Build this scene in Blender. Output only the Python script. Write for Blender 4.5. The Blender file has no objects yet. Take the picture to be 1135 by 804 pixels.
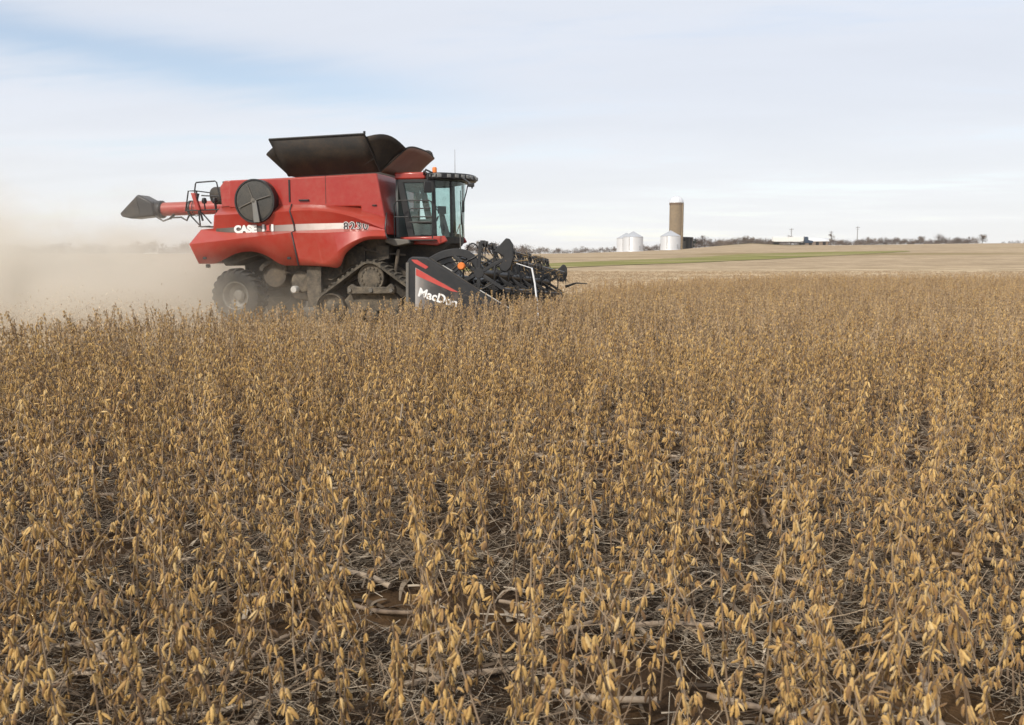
import bpy, bmesh, math, random
import numpy as np
from mathutils import Vector, Matrix, noise

random.seed(11)
RNG = np.random.default_rng(11)
R = math.radians
S = bpy.context.scene
COL = S.collection

# ------------------------------------------------------------------ camera, sky, sun, exposure
CAM_H = 1.8
PITCH = math.atan(0.119)
cam_d = bpy.data.cameras.new('camera')
cam = bpy.data.objects.new('camera', cam_d)
COL.objects.link(cam)
cam.location = (0, 0, CAM_H)
cam.rotation_euler = (math.pi/2 - PITCH, 0, 0)
cam_d.sensor_width = 36
cam_d.lens = 36*1000/1135
cam_d.clip_start = 0.05
cam_d.clip_end = 20000
cam_d.dof.use_dof = True
cam_d.dof.focus_distance = 9
cam_d.dof.aperture_fstop = 5.6
S.camera = cam

SUN_EL, SUN_AZ = R(38), R(218)          # azimuth clockwise from +Y: behind the camera, to the left
sun_dir = Vector((math.sin(SUN_AZ)*math.cos(SUN_EL), math.cos(SUN_AZ)*math.cos(SUN_EL), math.sin(SUN_EL)))
sd = bpy.data.lights.new('sun', 'SUN')
sd.energy = 3.7
sd.angle = R(5)
sd.color = (1.0, 0.93, 0.82)
so = bpy.data.objects.new('sun', sd)
COL.objects.link(so)
so.rotation_euler = sun_dir.to_track_quat('Z', 'Y').to_euler()

S.view_settings.view_transform = 'Standard'
S.view_settings.look = 'None'
S.view_settings.exposure = 0.0
S.view_settings.gamma = 1.0
S.view_settings.use_curve_mapping = False
S.render.engine = 'CYCLES'
S.cycles.use_denoising = True
S.cycles.max_bounces = 6
S.cycles.diffuse_bounces = 2
S.cycles.glossy_bounces = 3
S.cycles.transparent_max_bounces = 12
S.cycles.volume_bounces = 3
S.cycles.volume_step_rate = 0.35
S.cycles.volume_max_steps = 96
S.cycles.sample_clamp_indirect = 4


class NB:
    """small node builder"""
    def __init__(self, tree):
        self.t = tree
        self.n = tree.nodes
        self.l = tree.links

    def new(self, typ, **kw):
        nd = self.n.new(typ)
        for k, v in kw.items():
            setattr(nd, k, v)
        return nd

    def put(self, sock, v):
        if isinstance(v, bpy.types.NodeSocket):
            self.l.new(v, sock)
        elif v is not None:
            sock.default_value = v

    def math(self, op, a, b=None, c=None, clamp=False):
        nd = self.new('ShaderNodeMath', operation=op, use_clamp=clamp)
        self.put(nd.inputs[0], a)
        if b is not None:
            self.put(nd.inputs[1], b)
        if c is not None:
            self.put(nd.inputs[2], c)
        return nd.outputs[0]

    def step(self, a, b, x):
        nd = self.new('ShaderNodeMapRange', interpolation_type='SMOOTHSTEP')
        self.put(nd.inputs['Value'], x)
        self.put(nd.inputs['From Min'], a)
        self.put(nd.inputs['From Max'], b)
        return nd.outputs['Result']

    def lin(self, a, b, x, lo=0.0, hi=1.0):
        nd = self.new('ShaderNodeMapRange')
        self.put(nd.inputs['Value'], x)
        self.put(nd.inputs['From Min'], a)
        self.put(nd.inputs['From Max'], b)
        self.put(nd.inputs['To Min'], lo)
        self.put(nd.inputs['To Max'], hi)
        return nd.outputs['Result']

    def mix(self, f, a, b):
        nd = self.new('ShaderNodeMix', data_type='RGBA')
        self.put(nd.inputs[0], f)
        self.put(nd.inputs[6], a if isinstance(a, bpy.types.NodeSocket) else (*a, 1))
        self.put(nd.inputs[7], b if isinstance(b, bpy.types.NodeSocket) else (*b, 1))
        return nd.outputs[2]

    def noise(self, vec, scale, detail=3, rough=0.55, dist=0.0):
        nd = self.new('ShaderNodeTexNoise')
        if vec is not None:
            self.l.new(vec, nd.inputs['Vector'])
        nd.inputs['Scale'].default_value = scale
        nd.inputs['Detail'].default_value = detail
        nd.inputs['Roughness'].default_value = rough
        nd.inputs['Distortion'].default_value = dist
        return nd.outputs['Fac']

    def vscale(self, vec, s):
        nd = self.new('ShaderNodeVectorMath', operation='MULTIPLY')
        self.l.new(vec, nd.inputs[0])
        nd.inputs[1].default_value = s
        return nd.outputs[0]

    def sep(self, vec):
        nd = self.new('ShaderNodeSeparateXYZ')
        self.l.new(vec, nd.inputs[0])
        return nd.outputs

    def comb(self, x, y, z):
        nd = self.new('ShaderNodeCombineXYZ')
        for i, v in enumerate((x, y, z)):
            self.put(nd.inputs[i], v)
        return nd.outputs[0]

    def bump(self, h, strength=0.3, dist=0.02):
        nd = self.new('ShaderNodeBump')
        self.l.new(h, nd.inputs['Height'])
        nd.inputs['Strength'].default_value = strength
        nd.inputs['Distance'].default_value = dist
        return nd.outputs['Normal']


# the sky: Nishita blue seen through thin, streaky high cloud
W = bpy.data.worlds.new('World')
S.world = W
W.use_nodes = True
b = NB(W.node_tree)
b.n.clear()
sky = b.new('ShaderNodeTexSky', sky_type='NISHITA')
sky.sun_disc = False
sky.sun_elevation = SUN_EL
sky.sun_rotation = SUN_AZ
sky.dust_density = 0.4
tc = b.new('ShaderNodeTexCoord')
D = tc.outputs['Generated']
dx, dy, dz = b.sep(D)[:3]
zz = b.math('MAXIMUM', dz, 0.0)
den = b.math('ADD', zz, 0.10)
px = b.math('DIVIDE', dx, den)
py = b.math('DIVIDE', dy, den)
pv = b.comb(b.math('MULTIPLY', px, 0.32), b.math('ADD', b.math('MULTIPLY', py, 0.75), b.math('MULTIPLY', px, 0.12)), 0.0)
n1 = b.noise(pv, 1.3, 6, 0.55, 0.4)
n2 = b.noise(b.vscale(pv, (1, 1.2, 1)), 4.2, 5, 0.6, 0.2)
band_e = b.math('SUBTRACT', dz, b.math('SUBTRACT', 0.158, b.math('MULTIPLY', dx, 0.10)))
band_n = b.math('MULTIPLY', b.math('SUBTRACT', n2, 0.5), 0.035)
band = b.math('POWER', 2.718, b.math('MULTIPLY', -1.0, b.math('POWER', b.math('DIVIDE', b.math('ADD', band_e, band_n), 0.025), 2)))
band = b.math('MULTIPLY', band, b.step(0.12, -0.30, dx))
thin = b.math('MULTIPLY', b.step(0.50, 0.72, b.math('ADD', b.math('MULTIPLY', n1, 0.7), b.math('MULTIPLY', n2, 0.3))), 0.42)
blue = b.math('MINIMUM', b.math('ADD', b.math('MULTIPLY', band, 0.60), b.math('ADD', thin, 0.05)), 0.85)
ccol = b.mix(b.step(0.0, 0.20, dz), (0.942, 0.954, 0.972), (0.80, 0.84, 0.925))
shade = b.lin(0.35, 0.68, n1, 0.945, 1.02)
vm = b.new('ShaderNodeVectorMath', operation='SCALE')
b.l.new(ccol, vm.inputs[0])
b.l.new(shade, vm.inputs['Scale'])
bg_sky = b.new('ShaderNodeBackground')
b.l.new(sky.outputs[0], bg_sky.inputs['Color'])
bg_sky.inputs['Strength'].default_value = 0.15
bg_cl = b.new('ShaderNodeBackground')
b.l.new(vm.outputs[0], bg_cl.inputs['Color'])
bg_cl.inputs['Strength'].default_value = 1.0
mx = b.new('ShaderNodeMixShader')
b.l.new(blue, mx.inputs[0])
b.l.new(bg_cl.outputs[0], mx.inputs[1])
b.l.new(bg_sky.outputs[0], mx.inputs[2])
wo = b.new('ShaderNodeOutputWorld')
b.l.new(mx.outputs[0], wo.inputs['Surface'])


# ------------------------------------------------------------------ helpers
def tag(o, label=None, cat=None, group=None, kind=None):
    if label:
        o['label'] = label
    if cat:
        o['category'] = cat
    if group:
        o['group'] = group
    if kind:
        o['kind'] = kind
    return o


def empty(name, loc=(0, 0, 0), rz=0.0, parent=None):
    o = bpy.data.objects.new(name, None)
    o.empty_display_size = 0.2
    COL.objects.link(o)
    o.location = loc
    o.rotation_euler = (0, 0, rz)
    if parent:
        o.parent = parent
    return o


def copy_tree(o, parent=None):
    c = o.copy()
    COL.objects.link(c)
    if parent:
        c.parent = parent
    for ch in list(o.children):
        copy_tree(ch, c)
    return c


def perp(d):
    d = d.normalized()
    a = Vector((0, 0, 1)) if abs(d.z) < 0.9 else Vector((1, 0, 0))
    u = d.cross(a).normalized()
    return u, d.cross(u).normalized()


class MB:
    """collects shapes and links them as ONE mesh object"""
    def __init__(self):
        self.v = []
        self.f = []
        self.tint = []

    def add(self, verts, faces, tint=0.5):
        o = len(self.v)
        self.v += [tuple(p) for p in verts]
        self.f += [tuple(i + o for i in fc) for fc in faces]
        self.tint += [tint]*len(verts)
        return self

    def box(self, x0, x1, y0, y1, z0, z1, m=None):
        vs = [Vector((x, y, z)) for z in (z0, z1) for y in (y0, y1) for x in (x0, x1)]
        if m is not None:
            vs = [m @ p for p in vs]
        return self.add(vs, [(0, 2, 3, 1), (4, 5, 7, 6), (0, 1, 5, 4), (2, 6, 7, 3), (0, 4, 6, 2), (1, 3, 7, 5)])

    def prism(self, pts, y0, y1):
        """outline in (x, z), extruded along y"""
        n = len(pts)
        a = sum(pts[i][0]*pts[(i+1) % n][1] - pts[(i+1) % n][0]*pts[i][1] for i in range(n))
        if a < 0:
            pts = list(reversed(pts))
        vs = [(x, y0, z) for x, z in pts] + [(x, y1, z) for x, z in pts]
        fs = [tuple(range(n)), tuple(reversed(range(n, 2*n)))]
        for i in range(n):
            j = (i+1) % n
            fs.append((j, i, i+n, j+n))
        return self.add(vs, fs)

    def plan(self, pts, z0, z1):
        """outline in (x, y), extruded along z"""
        n = len(pts)
        a = sum(pts[i][0]*pts[(i+1) % n][1] - pts[(i+1) % n][0]*pts[i][1] for i in range(n))
        if a < 0:
            pts = list(reversed(pts))
        vs = [(x, y, z0) for x, y in pts] + [(x, y, z1) for x, y in pts]
        fs = [tuple(reversed(range(n))), tuple(range(n, 2*n))]
        for i in range(n):
            j = (i+1) % n
            fs.append((i, j, j+n, i+n))
        return self.add(vs, fs)

    def tube(self, path, r, n=8, caps=True, tint=0.5):
        path = [Vector(p) for p in path]
        m = len(path)
        rs = r if isinstance(r, (list, tuple)) else [r]*m
        vs = []
        u = None
        for i, p in enumerate(path):
            d = (path[min(i+1, m-1)] - path[max(i-1, 0)])
            if d.length < 1e-9:
                d = Vector((0, 0, 1))
            d.normalize()
            if u is None:
                u, w = perp(d)
            else:
                u = (u - d*u.dot(d))
                if u.length < 1e-6:
                    u, w = perp(d)
                u.normalize()
                w = d.cross(u)
            for k in range(n):
                a = 2*math.pi*k/n
                vs.append(p + (u*math.cos(a) + w*math.sin(a))*rs[i])
        fs = []
        for i in range(m-1):
            for k in range(n):
                k2 = (k+1) % n
                fs.append((i*n+k, i*n+k2, (i+1)*n+k2, (i+1)*n+k))
        if caps:
            fs.append(tuple(reversed(range(n))))
            fs.append(tuple(range((m-1)*n, m*n)))
        return self.add(vs, fs, tint)

    def lathe(self, prof, c=(0, 0, 0), axis='z', n=32, close=False):
        """prof: list of (radius, height along axis)"""
        vs = []
        c = Vector(c)
        for r, h in prof:
            for k in range(n):
                a = 2*math.pi*k/n
                if axis == 'z':
                    p = Vector((r*math.cos(a), r*math.sin(a), h))
                elif axis == 'y':
                    p = Vector((r*math.cos(a), h, r*math.sin(a)))
                else:
                    p = Vector((h, r*math.cos(a), r*math.sin(a)))
                vs.append(c + p)
        fs = []
        m = len(prof)
        for i in range(m if close else m-1):
            i2 = (i+1) % m
            for k in range(n):
                k2 = (k+1) % n
                q = (i*n+k, i*n+k2, i2*n+k2, i2*n+k)
                fs.append(q if axis != 'y' else tuple(reversed(q)))
        return self.add(vs, fs)

    def loft(self, rows):
        n = len(rows[0])
        vs = [p for r in rows for p in r]
        fs = []
        for i in range(len(rows)-1):
            for k in range(n-1):
                fs.append((i*n+k, (i+1)*n+k, (i+1)*n+k+1, i*n+k+1))
        return self.add(vs, fs)

    def mirror_y(self):
        n = len(self.v)
        self.v += [(x, -y, z) for x, y, z in self.v]
        self.f += [tuple(reversed([i+n for i in fc])) for fc in self.f]
        self.tint += self.tint[:]
        return self

    def mesh(self, name, mats, angle=35):
        me = bpy.data.meshes.new(name)
        me.from_pydata([tuple(p) for p in self.v], [], self.f)
        if not isinstance(mats, (list, tuple)):
            mats = [mats]
        for m in mats:
            me.materials.append(m)
        if angle is not None:
            me.polygons.foreach_set('use_smooth', [True]*len(me.polygons))
            me.update()
            try:
                me.set_sharp_from_angle(angle=R(angle))
            except Exception:
                pass
        me.update()
        return me

    def build(self, name, mats, parent=None, angle=35, bevel=0.0, solid=0.0, fix=False, tint=False):
        me = self.mesh(name, mats, angle)
        if tint:
            at = me.attributes.new('tint', 'FLOAT', 'POINT')
            at.data.foreach_set('value', self.tint)
        if fix:
            bm = bmesh.new()
            bm.from_mesh(me)
            bmesh.ops.recalc_face_normals(bm, faces=bm.faces)
            bm.to_mesh(me)
            bm.free()
        o = bpy.data.objects.new(name, me)
        COL.objects.link(o)
        if parent:
            o.parent = parent
        if solid:
            md = o.modifiers.new('solid', 'SOLIDIFY')
            md.thickness = solid
            md.offset = -1
        if bevel:
            md = o.modifiers.new('bevel', 'BEVEL')
            md.width = bevel
            md.segments = 2
            md.limit_method = 'ANGLE'
            md.angle_limit = R(30)
        return o


def principled(name):
    m = bpy.data.materials.new(name)
    m.use_nodes = True
    b = NB(m.node_tree)
    p = b.n.get('Principled BSDF')
    tc = b.new('ShaderNodeTexCoord')
    geo = b.new('ShaderNodeNewGeometry')
    return m, b, p, tc.outputs['Object'], geo


def plain(name, col, rough=0.6, splash=0.0, metal=0.0, dust=0.0, dust_col=(0.30, 0.24, 0.17), nscale=3.0, var=0.15, coat=0.0, updust=0.0, bump=0.0):
    """a painted or raw surface with uneven wear and real settled field dust"""
    m, b, p, oc, geo = principled(name)
    n = b.noise(oc, nscale, 5, 0.6)
    n_f = b.noise(oc, nscale*9, 3, 0.6)
    dark = tuple(c*(1-var) for c in col)
    lite = tuple(min(1, c*(1+var)) for c in col)
    c = b.mix(n, dark, lite)
    f = b.math('MULTIPLY', b.step(0.35, 0.75, b.math('ADD', b.math('MULTIPLY', n, 0.6), b.math('MULTIPLY', n_f, 0.4))), dust)
    if updust:
        nz = b.sep(geo.outputs['Normal'])[2]
        f = b.math('MAXIMUM', f, b.math('MULTIPLY', b.step(0.05, 0.9, nz), b.math('MULTIPLY', b.lin(0.3, 0.7, n_f, 0.6, 1.0), updust)))
    if splash:
        oz = b.sep(oc)[2]
        lowz = b.step(2.55, 1.45, b.math('ADD', oz, b.math('MULTIPLY', b.math('SUBTRACT', n, 0.5), 0.9)))
        f = b.math('MAXIMUM', f, b.math('MULTIPLY', lowz, b.math('MULTIPLY', b.lin(0.35, 0.65, n_f, 0.4, 1.0), splash)))
    if dust or updust:
        c = b.mix(f, c, dust_col)
    b.l.new(c, p.inputs['Base Color'])
    b.put(p.inputs['Roughness'], b.lin(0.2, 0.8, n_f, max(0.05, rough-0.08), min(1, rough+0.12)))
    p.inputs['Metallic'].default_value = metal
    if coat:
        p.inputs['Coat Weight'].default_value = coat
        p.inputs['Coat Roughness'].default_value = 0.15
    if bump:
        b.l.new(b.bump(n_f, bump, 0.01), p.inputs['Normal'])
    return m


def tinted(name, ramp, rough=0.7, spot=0.0, spot_col=(0.09, 0.05, 0.025), nscale=90, sheen=0.0, obj_var=0.25, weather=0.0, weather_col=(0.27, 0.205, 0.145)):
    """plant matter: colour runs along a ramp by the 'tint' attribute and by each object's own random"""
    m, b, p, oc, geo = principled(name)
    at = b.new('ShaderNodeAttribute', attribute_name='tint')
    oi = b.new('ShaderNodeObjectInfo')
    f = b.math('ADD', at.outputs['Fac'], b.math('MULTIPLY', b.math('SUBTRACT', oi.outputs['Random'], 0.5), obj_var), clamp=True)
    cr = b.new('ShaderNodeValToRGB')
    els = cr.color_ramp.elements
    while len(els) < len(ramp):
        els.new(0.5)
    for e, (pos, c) in zip(els, ramp):
        e.position = pos
        e.color = (*c, 1)
    b.l.new(f, cr.inputs[0])
    c = cr.outputs[0]
    if weather:
        r2 = b.math('FRACT', b.math('MULTIPLY', oi.outputs['Random'], 17.31))
        c = b.mix(b.math('MULTIPLY', r2, weather), c, weather_col)
    if spot:
        n = b.noise(oc, nscale, 3, 0.6)
        c = b.mix(b.math('MULTIPLY', b.step(0.54, 0.72, n), spot), c, spot_col)
    b.l.new(c, p.inputs['Base Color'])
    p.inputs['Roughness'].default_value = rough
    p.inputs['Specular IOR Level'].default_value = 0.25
    if sheen:
        p.inputs['Sheen Weight'].default_value = sheen
    return m


M = {}
M['red'] = plain('red_paint', (0.36, 0.021, 0.012), 0.36, splash=0.34, dust=0.27, dust_col=(0.34, 0.15, 0.10), nscale=0.9, var=0.12, coat=0.32, updust=0.30)
M['red_dusty'] = plain('dusty_red_paint', (0.36, 0.026, 0.020), 0.45, dust=0.40, dust_col=(0.34, 0.18, 0.125), nscale=1.4, var=0.12, coat=0.15, updust=0.5)
M['black'] = plain('black_paint', (0.011, 0.011, 0.012), 0.42, dust=0.22, dust_col=(0.07, 0.058, 0.045), nscale=2.2, var=0.3, updust=0.18)
M['dirty'] = plain('grimy_black_steel', (0.022, 0.021, 0.020), 0.75, dust=0.7, dust_col=(0.11, 0.085, 0.058), nscale=2.6, var=0.3, updust=0.4, bump=0.2)
M['chassis'] = plain('dusty_chassis', (0.040, 0.035, 0.029), 0.85, dust=0.9, dust_col=(0.17, 0.13, 0.088), nscale=1.6, var=0.3, updust=0.7, bump=0.2)
M['flap'] = plain('black_liner', (0.010, 0.009, 0.008), 0.7, dust=0.75, dust_col=(0.075, 0.048, 0.028), nscale=2.3, var=0.4, bump=0.25)
M['flap_brown'] = plain('dusty_liner', (0.24, 0.130, 0.092), 0.75, dust=0.5, dust_col=(0.32, 0.21, 0.15), nscale=1.5, var=0.2, bump=0.2)
M['rubber'] = plain('dusty_rubber', (0.020, 0.020, 0.019), 0.85, dust=0.6, dust_col=(0.085, 0.074, 0.058), nscale=3.0, var=0.2, updust=0.4, bump=0.3)
M['belt'] = plain('muddy_track_rubber', (0.038, 0.034, 0.028), 0.9, dust=0.8, dust_col=(0.23, 0.19, 0.135), nscale=5.0, var=0.2, updust=0.75, bump=0.4)
M['mud'] = plain('mud_caked_steel', (0.060, 0.052, 0.042), 0.9, dust=1.0, dust_col=(0.21, 0.17, 0.12), nscale=6.0, var=0.3, bump=0.5)
M['grey'] = plain('grey_steel', (0.12, 0.115, 0.105), 0.6, metal=0.2, dust=0.7, dust_col=(0.20, 0.165, 0.12), nscale=3.0)
M['rim'] = plain('worn_rim', (0.20, 0.20, 0.19), 0.5, metal=0.4, dust=0.6, dust_col=(0.2, 0.165, 0.12), nscale=5.0)
M['light_grey'] = plain('pale_grey', (0.50, 0.49, 0.46), 0.6, dust=0.3, nscale=4)
M['white'] = plain('white_paint', (0.82, 0.82, 0.82), 0.5, nscale=0.5, var=0.03)
M['white_decal'] = plain('white_decal', (0.80, 0.79, 0.77), 0.5, var=0.02)
M['black_decal'] = plain('black_decal', (0.02, 0.02, 0.022), 0.45)
M['red_decal'] = plain('red_decal', (0.50, 0.045, 0.035), 0.45, dust=0.2, nscale=6)
M['faded_decal'] = plain('worn_pink_decal', (0.56, 0.24, 0.19), 0.6)
M['orange'] = plain('orange_plastic', (0.75, 0.20, 0.03), 0.4, var=0.05)
M['lens'] = plain('lamp_lens', (0.22, 0.215, 0.20), 0.2, var=0.2, nscale=20)
M['seat'] = plain('dark_cab_trim', (0.045, 0.042, 0.042), 0.8)
M['cab_grey'] = plain('grey_cab_liner', (0.12, 0.125, 0.12), 0.8)
M['debris'] = plain('bean_chaff', (0.30, 0.20, 0.09), 0.9, var=0.5, nscale=30)


def glass_mat():
    m = bpy.data.materials.new('tinted_cab_glass')
    m.use_nodes = True
    b = NB(m.node_tree)
    b.n.clear()
    tr = b.new('ShaderNodeBsdfTransparent')
    tr.inputs['Color'].default_value = (0.78, 0.90, 0.88, 1)
    gl = b.new('ShaderNodeBsdfGlossy')
    gl.inputs['Color'].default_value = (0.9, 1.0, 0.98, 1)
    gl.inputs['Roughness'].default_value = 0.03
    df = b.new('ShaderNodeBsdfDiffuse')
    df.inputs['Color'].default_value = (0.30, 0.27, 0.22, 1)
    tcn = b.new('ShaderNodeTexCoord')
    n = b.noise(tcn.outputs['Object'], 3.0, 4, 0.6)
    lw = b.new('ShaderNodeLayerWeight')
    fres = b.math('ADD', 0.05, b.math('MULTIPLY', b.math('POWER', lw.outputs['Facing'], 4.0), 0.8))
    ms = b.new('ShaderNodeMixShader')
    b.l.new(fres, ms.inputs[0])
    b.l.new(tr.outputs[0], ms.inputs[1])
    b.l.new(gl.outputs[0], ms.inputs[2])
    md = b.new('ShaderNodeMixShader')
    b.l.new(b.lin(0.35, 0.75, n, 0.02, 0.13), md.inputs[0])
    b.l.new(ms.outputs[0], md.inputs[1])
    b.l.new(df.outputs[0], md.inputs[2])
    out = b.new('ShaderNodeOutputMaterial')
    b.l.new(md.outputs[0], out.inputs[0])
    return m


M['glass'] = glass_mat()


def gradient_x(name, stops, rough=0.45):
    """a printed decal whose ink runs from one colour to another along the machine"""
    m, b, p, oc, geo = principled(name)
    x = b.sep(oc)[0]
    cr = b.new('ShaderNodeValToRGB')
    els = cr.color_ramp.elements
    lo, hi = stops[0][0], stops[-1][0]
    while len(els) < len(stops):
        els.new(0.5)
    for e, (pos, c) in zip(els, stops):
        e.position = (pos-lo)/(hi-lo)
        e.color = (*c, 1)
    b.l.new(b.lin(lo, hi, x), cr.inputs[0])
    n = b.noise(oc, 5, 4, 0.6)
    c = b.mix(b.math('MULTIPLY', b.step(0.45, 0.75, n), 0.25), cr.outputs[0], (0.35, 0.25, 0.18))
    b.l.new(c, p.inputs['Base Color'])
    p.inputs['Roughness'].default_value = rough
    return m


M['stripe'] = gradient_x('side_stripe_decal', [(-4.4, (0.085, 0.070, 0.055)), (-3.0, (0.13, 0.10, 0.085)), (-2.2, (0.36, 0.30, 0.27)), (-1.4, (0.62, 0.55, 0.50)), (-0.6, (0.72, 0.66, 0.62))])
M['shield_decal'] = gradient_x('silver_decal', [(2.15, (0.46, 0.43, 0.40)), (2.32, (0.20, 0.185, 0.175)), (2.55, (0.06, 0.056, 0.052)), (2.9, (0.016, 0.016, 0.016))])

POD_RAMP = [(0.0, (0.10, 0.055, 0.026)), (0.2, (0.25, 0.135, 0.046)), (0.5, (0.45, 0.268, 0.080)), (0.8, (0.57, 0.362, 0.122)), (1.0, (0.61, 0.43, 0.19))]
STEM_RAMP = [(0.0, (0.075, 0.048, 0.031)), (0.5, (0.20, 0.138, 0.088)), (1.0, (0.40, 0.30, 0.20))]
M['pod'] = tinted('soybean_pod', POD_RAMP, 0.62, spot=0.5, sheen=0.25, obj_var=0.42, weather=0.22, weather_col=(0.25, 0.160, 0.085))
M['pod_dry'] = tinted('weathered_soybean_pod', POD_RAMP, 0.7, spot=0.3, sheen=0.25, obj_var=0.42, weather=0.60, weather_col=(0.44, 0.32, 0.205))
M['stem'] = tinted('soybean_stem', STEM_RAMP, 0.8, obj_var=0.5)
M['straw'] = tinted('corn_residue', [(0.0, (0.022, 0.014, 0.008)), (0.45, (0.095, 0.067, 0.043)), (0.75, (0.33, 0.258, 0.180)), (1.0, (0.58, 0.49, 0.37))], 0.75, obj_var=0.0)
M['stalk'] = tinted('corn_stalk', [(0.0, (0.17, 0.118, 0.080)), (0.5, (0.29, 0.218, 0.155)), (1.0, (0.42, 0.335, 0.245))], 0.7, spot=0.7, spot_col=(0.07, 0.05, 0.04), nscale=25, obj_var=0.6)
M['stubble'] = tinted('cut_stubble', [(0.0, (0.20, 0.135, 0.075)), (0.5, (0.36, 0.25, 0.145)), (1.0, (0.68, 0.55, 0.39))], 0.8, obj_var=0.0)
M['bark'] = plain('tree_bark', (0.10, 0.080, 0.065), 0.9, nscale=2)
M['twig'] = tinted('bare_twigs', [(0.0, (0.085, 0.060, 0.048)), (0.6, (0.15, 0.110, 0.085)), (1.0, (0.24, 0.185, 0.14))], 0.9, obj_var=0.6)
M['leafy'] = tinted('evergreen_foliage', [(0.0, (0.018, 0.026, 0.016)), (1.0, (0.055, 0.070, 0.035))], 0.85, obj_var=0.4)

# ------------------------------------------------------------------ terrain
UX = [-570, -300, 0, 60, 130, 183, 232, 262, 300, 385, 435, 533, 600]
UA = [1.5, 1.5, 1.5, 2, 4, 6.3, 10.5, 12.8, 10.8, 11, 12, 13, 13]


def ss(a, c, x):
    t = min(1.0, max(0.0, (x-a)/(c-a)))
    return t*t*(3-2*t)


def H(X, Y):
    """height of the land: flat by the combine, a long swell rising to the ridge with the farm"""
    Yc = max(Y, 60.0)
    A = float(np.interp(X/Yc*1000, UX, UA))
    h = 1.8*ss(60, 260, Y) + A*min(Yc, 650.0)/1000*ss(75, 450, Y)
    h -= 0.38*math.exp(-((X-1.0)/3.0)**2 - ((Y-30.0)/2.6)**2)
    h += 0.27*math.exp(-((X-0.2)/3.8)**2 - ((Y-17.9)/2.3)**2) + 0.15*math.exp(-((X+5.2)/2.6)**2 - ((Y-15.7)/1.5)**2)
    return h


def ground_material():
    m, b, p, oc, geo = principled('field_ground')
    P = geo.outputs['Position']
    x, y, z = b.sep(P)[:3]
    # soil with a mat of corn residue underneath the beans
    n_big = b.noise(P, 0.9, 4, 0.6)
    n_mid = b.noise(P, 7.0, 5, 0.65)
    n_fine = b.noise(P, 60.0, 4, 0.7)
    soil = b.mix(n_mid, (0.050, 0.029, 0.015), (0.170, 0.098, 0.045))
    litter = b.mix(n_fine, (0.018, 0.010, 0.006), (0.100, 0.062, 0.034))
    near = b.mix(b.step(0.48, 0.60, n_big), litter, soil)
    # harvested bean stubble: long streaks left by each pass
    st = b.noise(b.vscale(P, (0.035, 0.40, 1)), 1.0, 5, 0.65)
    st2 = b.noise(b.vscale(P, (0.22, 0.32, 1)), 1.0, 6, 0.75)
    sfac = b.math('ADD', b.math('MULTIPLY', st, 0.5), b.math('MULTIPLY', st2, 0.5))
    pale = b.mix(b.step(0.42, 0.59, sfac), (0.31, 0.228, 0.134), (0.63, 0.495, 0.325))
    tan = b.mix(b.step(0.42, 0.60, sfac), (0.28, 0.207, 0.127), (0.48, 0.365, 0.238))
    yb = b.math('ADD', y, b.math('ADD', b.math('MULTIPLY', b.math('SUBTRACT', st, 0.5), 70.0), b.math('MULTIPLY', b.math('MAXIMUM', x, 0.0), -0.10)))
    far = b.mix(b.step(82.0, 112.0, yb), pale, tan)
    far = b.mix(b.step(0.56, 0.70, b.noise(b.vscale(P, (0.006, 0.022, 1)), 1.0, 4, 0.6)), far, (0.25, 0.19, 0.09))
    # the line the combine has cut up to, as in EDGE below
    edge = b.math('ADD', b.lin(-14.0, -1.0, x, 13.2, 19.1), b.math('ADD', b.lin(-0.6, 1.45, x, 0.0, 9.6), b.lin(1.45, 16.6, x, 0.0, 21.0)))
    beans = b.step(-0.4, 1.2, b.math('SUBTRACT', y, edge))
    c = b.mix(beans, near, far)
    b.l.new(c, p.inputs['Base Color'])
    p.inputs['Roughness'].default_value = 0.95
    p.inputs['Specular IOR Level'].default_value = 0.1
    hgt = b.math('ADD', b.math('MULTIPLY', n_mid, 0.7), b.math('MULTIPLY', n_fine, 0.3))
    b.l.new(b.bump(hgt, 0.9, 0.05), p.inputs['Normal'])
    return m


def build_ground():
    ys = list(np.concatenate([np.arange(-60, 0, 10), np.arange(0, 40, 0.5), np.geomspace(40, 700, 110), np.geomspace(760, 9000, 14)]))
    xs = sorted(set(list(np.concatenate([np.arange(-20, 20.1, 0.5), np.geomspace(21, 420, 60), -np.geomspace(21, 420, 60), np.geomspace(470, 8000, 10), -np.geomspace(470, 8000, 10)]))))
    vs = []
    for Y in ys:
        for X in xs:
            z = H(X, Y)
            if Y < 40 and abs(X) < 25:
                z += 0.035*(noise.noise((X*1.3, Y*1.3, 0)))
            vs.append((X, Y, z))
    nx = len(xs)
    fs = [(j*nx+i, j*nx+i+1, (j+1)*nx+i+1, (j+1)*nx+i) for j in range(len(ys)-1) for i in range(nx-1)]
    mb = MB()
    mb.v, mb.f, mb.tint = vs, fs, [0.5]*len(vs)
    o = mb.build('ground', ground_material(), angle=None)
    o.data.polygons.foreach_set('use_smooth', [True]*len(o.data.polygons))
    tag(o, kind='structure')


build_ground()


def sheet(name, near, far, mat, nx=12, ny=6, lift=0.06):
    """a strip of ground cover lying on the land between two edge lines"""
    near = [Vector(p) for p in near]
    far = [Vector(p) for p in far]

    def at(line, t):
        t *= len(line)-1
        i = min(int(t), len(line)-2)
        return line[i].lerp(line[i+1], t-i)
    rows = []
    for j in range(ny+1):
        row = []
        for i in range(nx+1):
            t = i/nx
            p = at(near, t).lerp(at(far, t), j/ny)
            row.append((p.x, p.y, H(p.x, p.y)+lift))
        rows.append(row)
    o = MB().loft(list(reversed(rows))).build(name, mat, angle=180)
    return tag(o, kind='structure')


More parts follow.
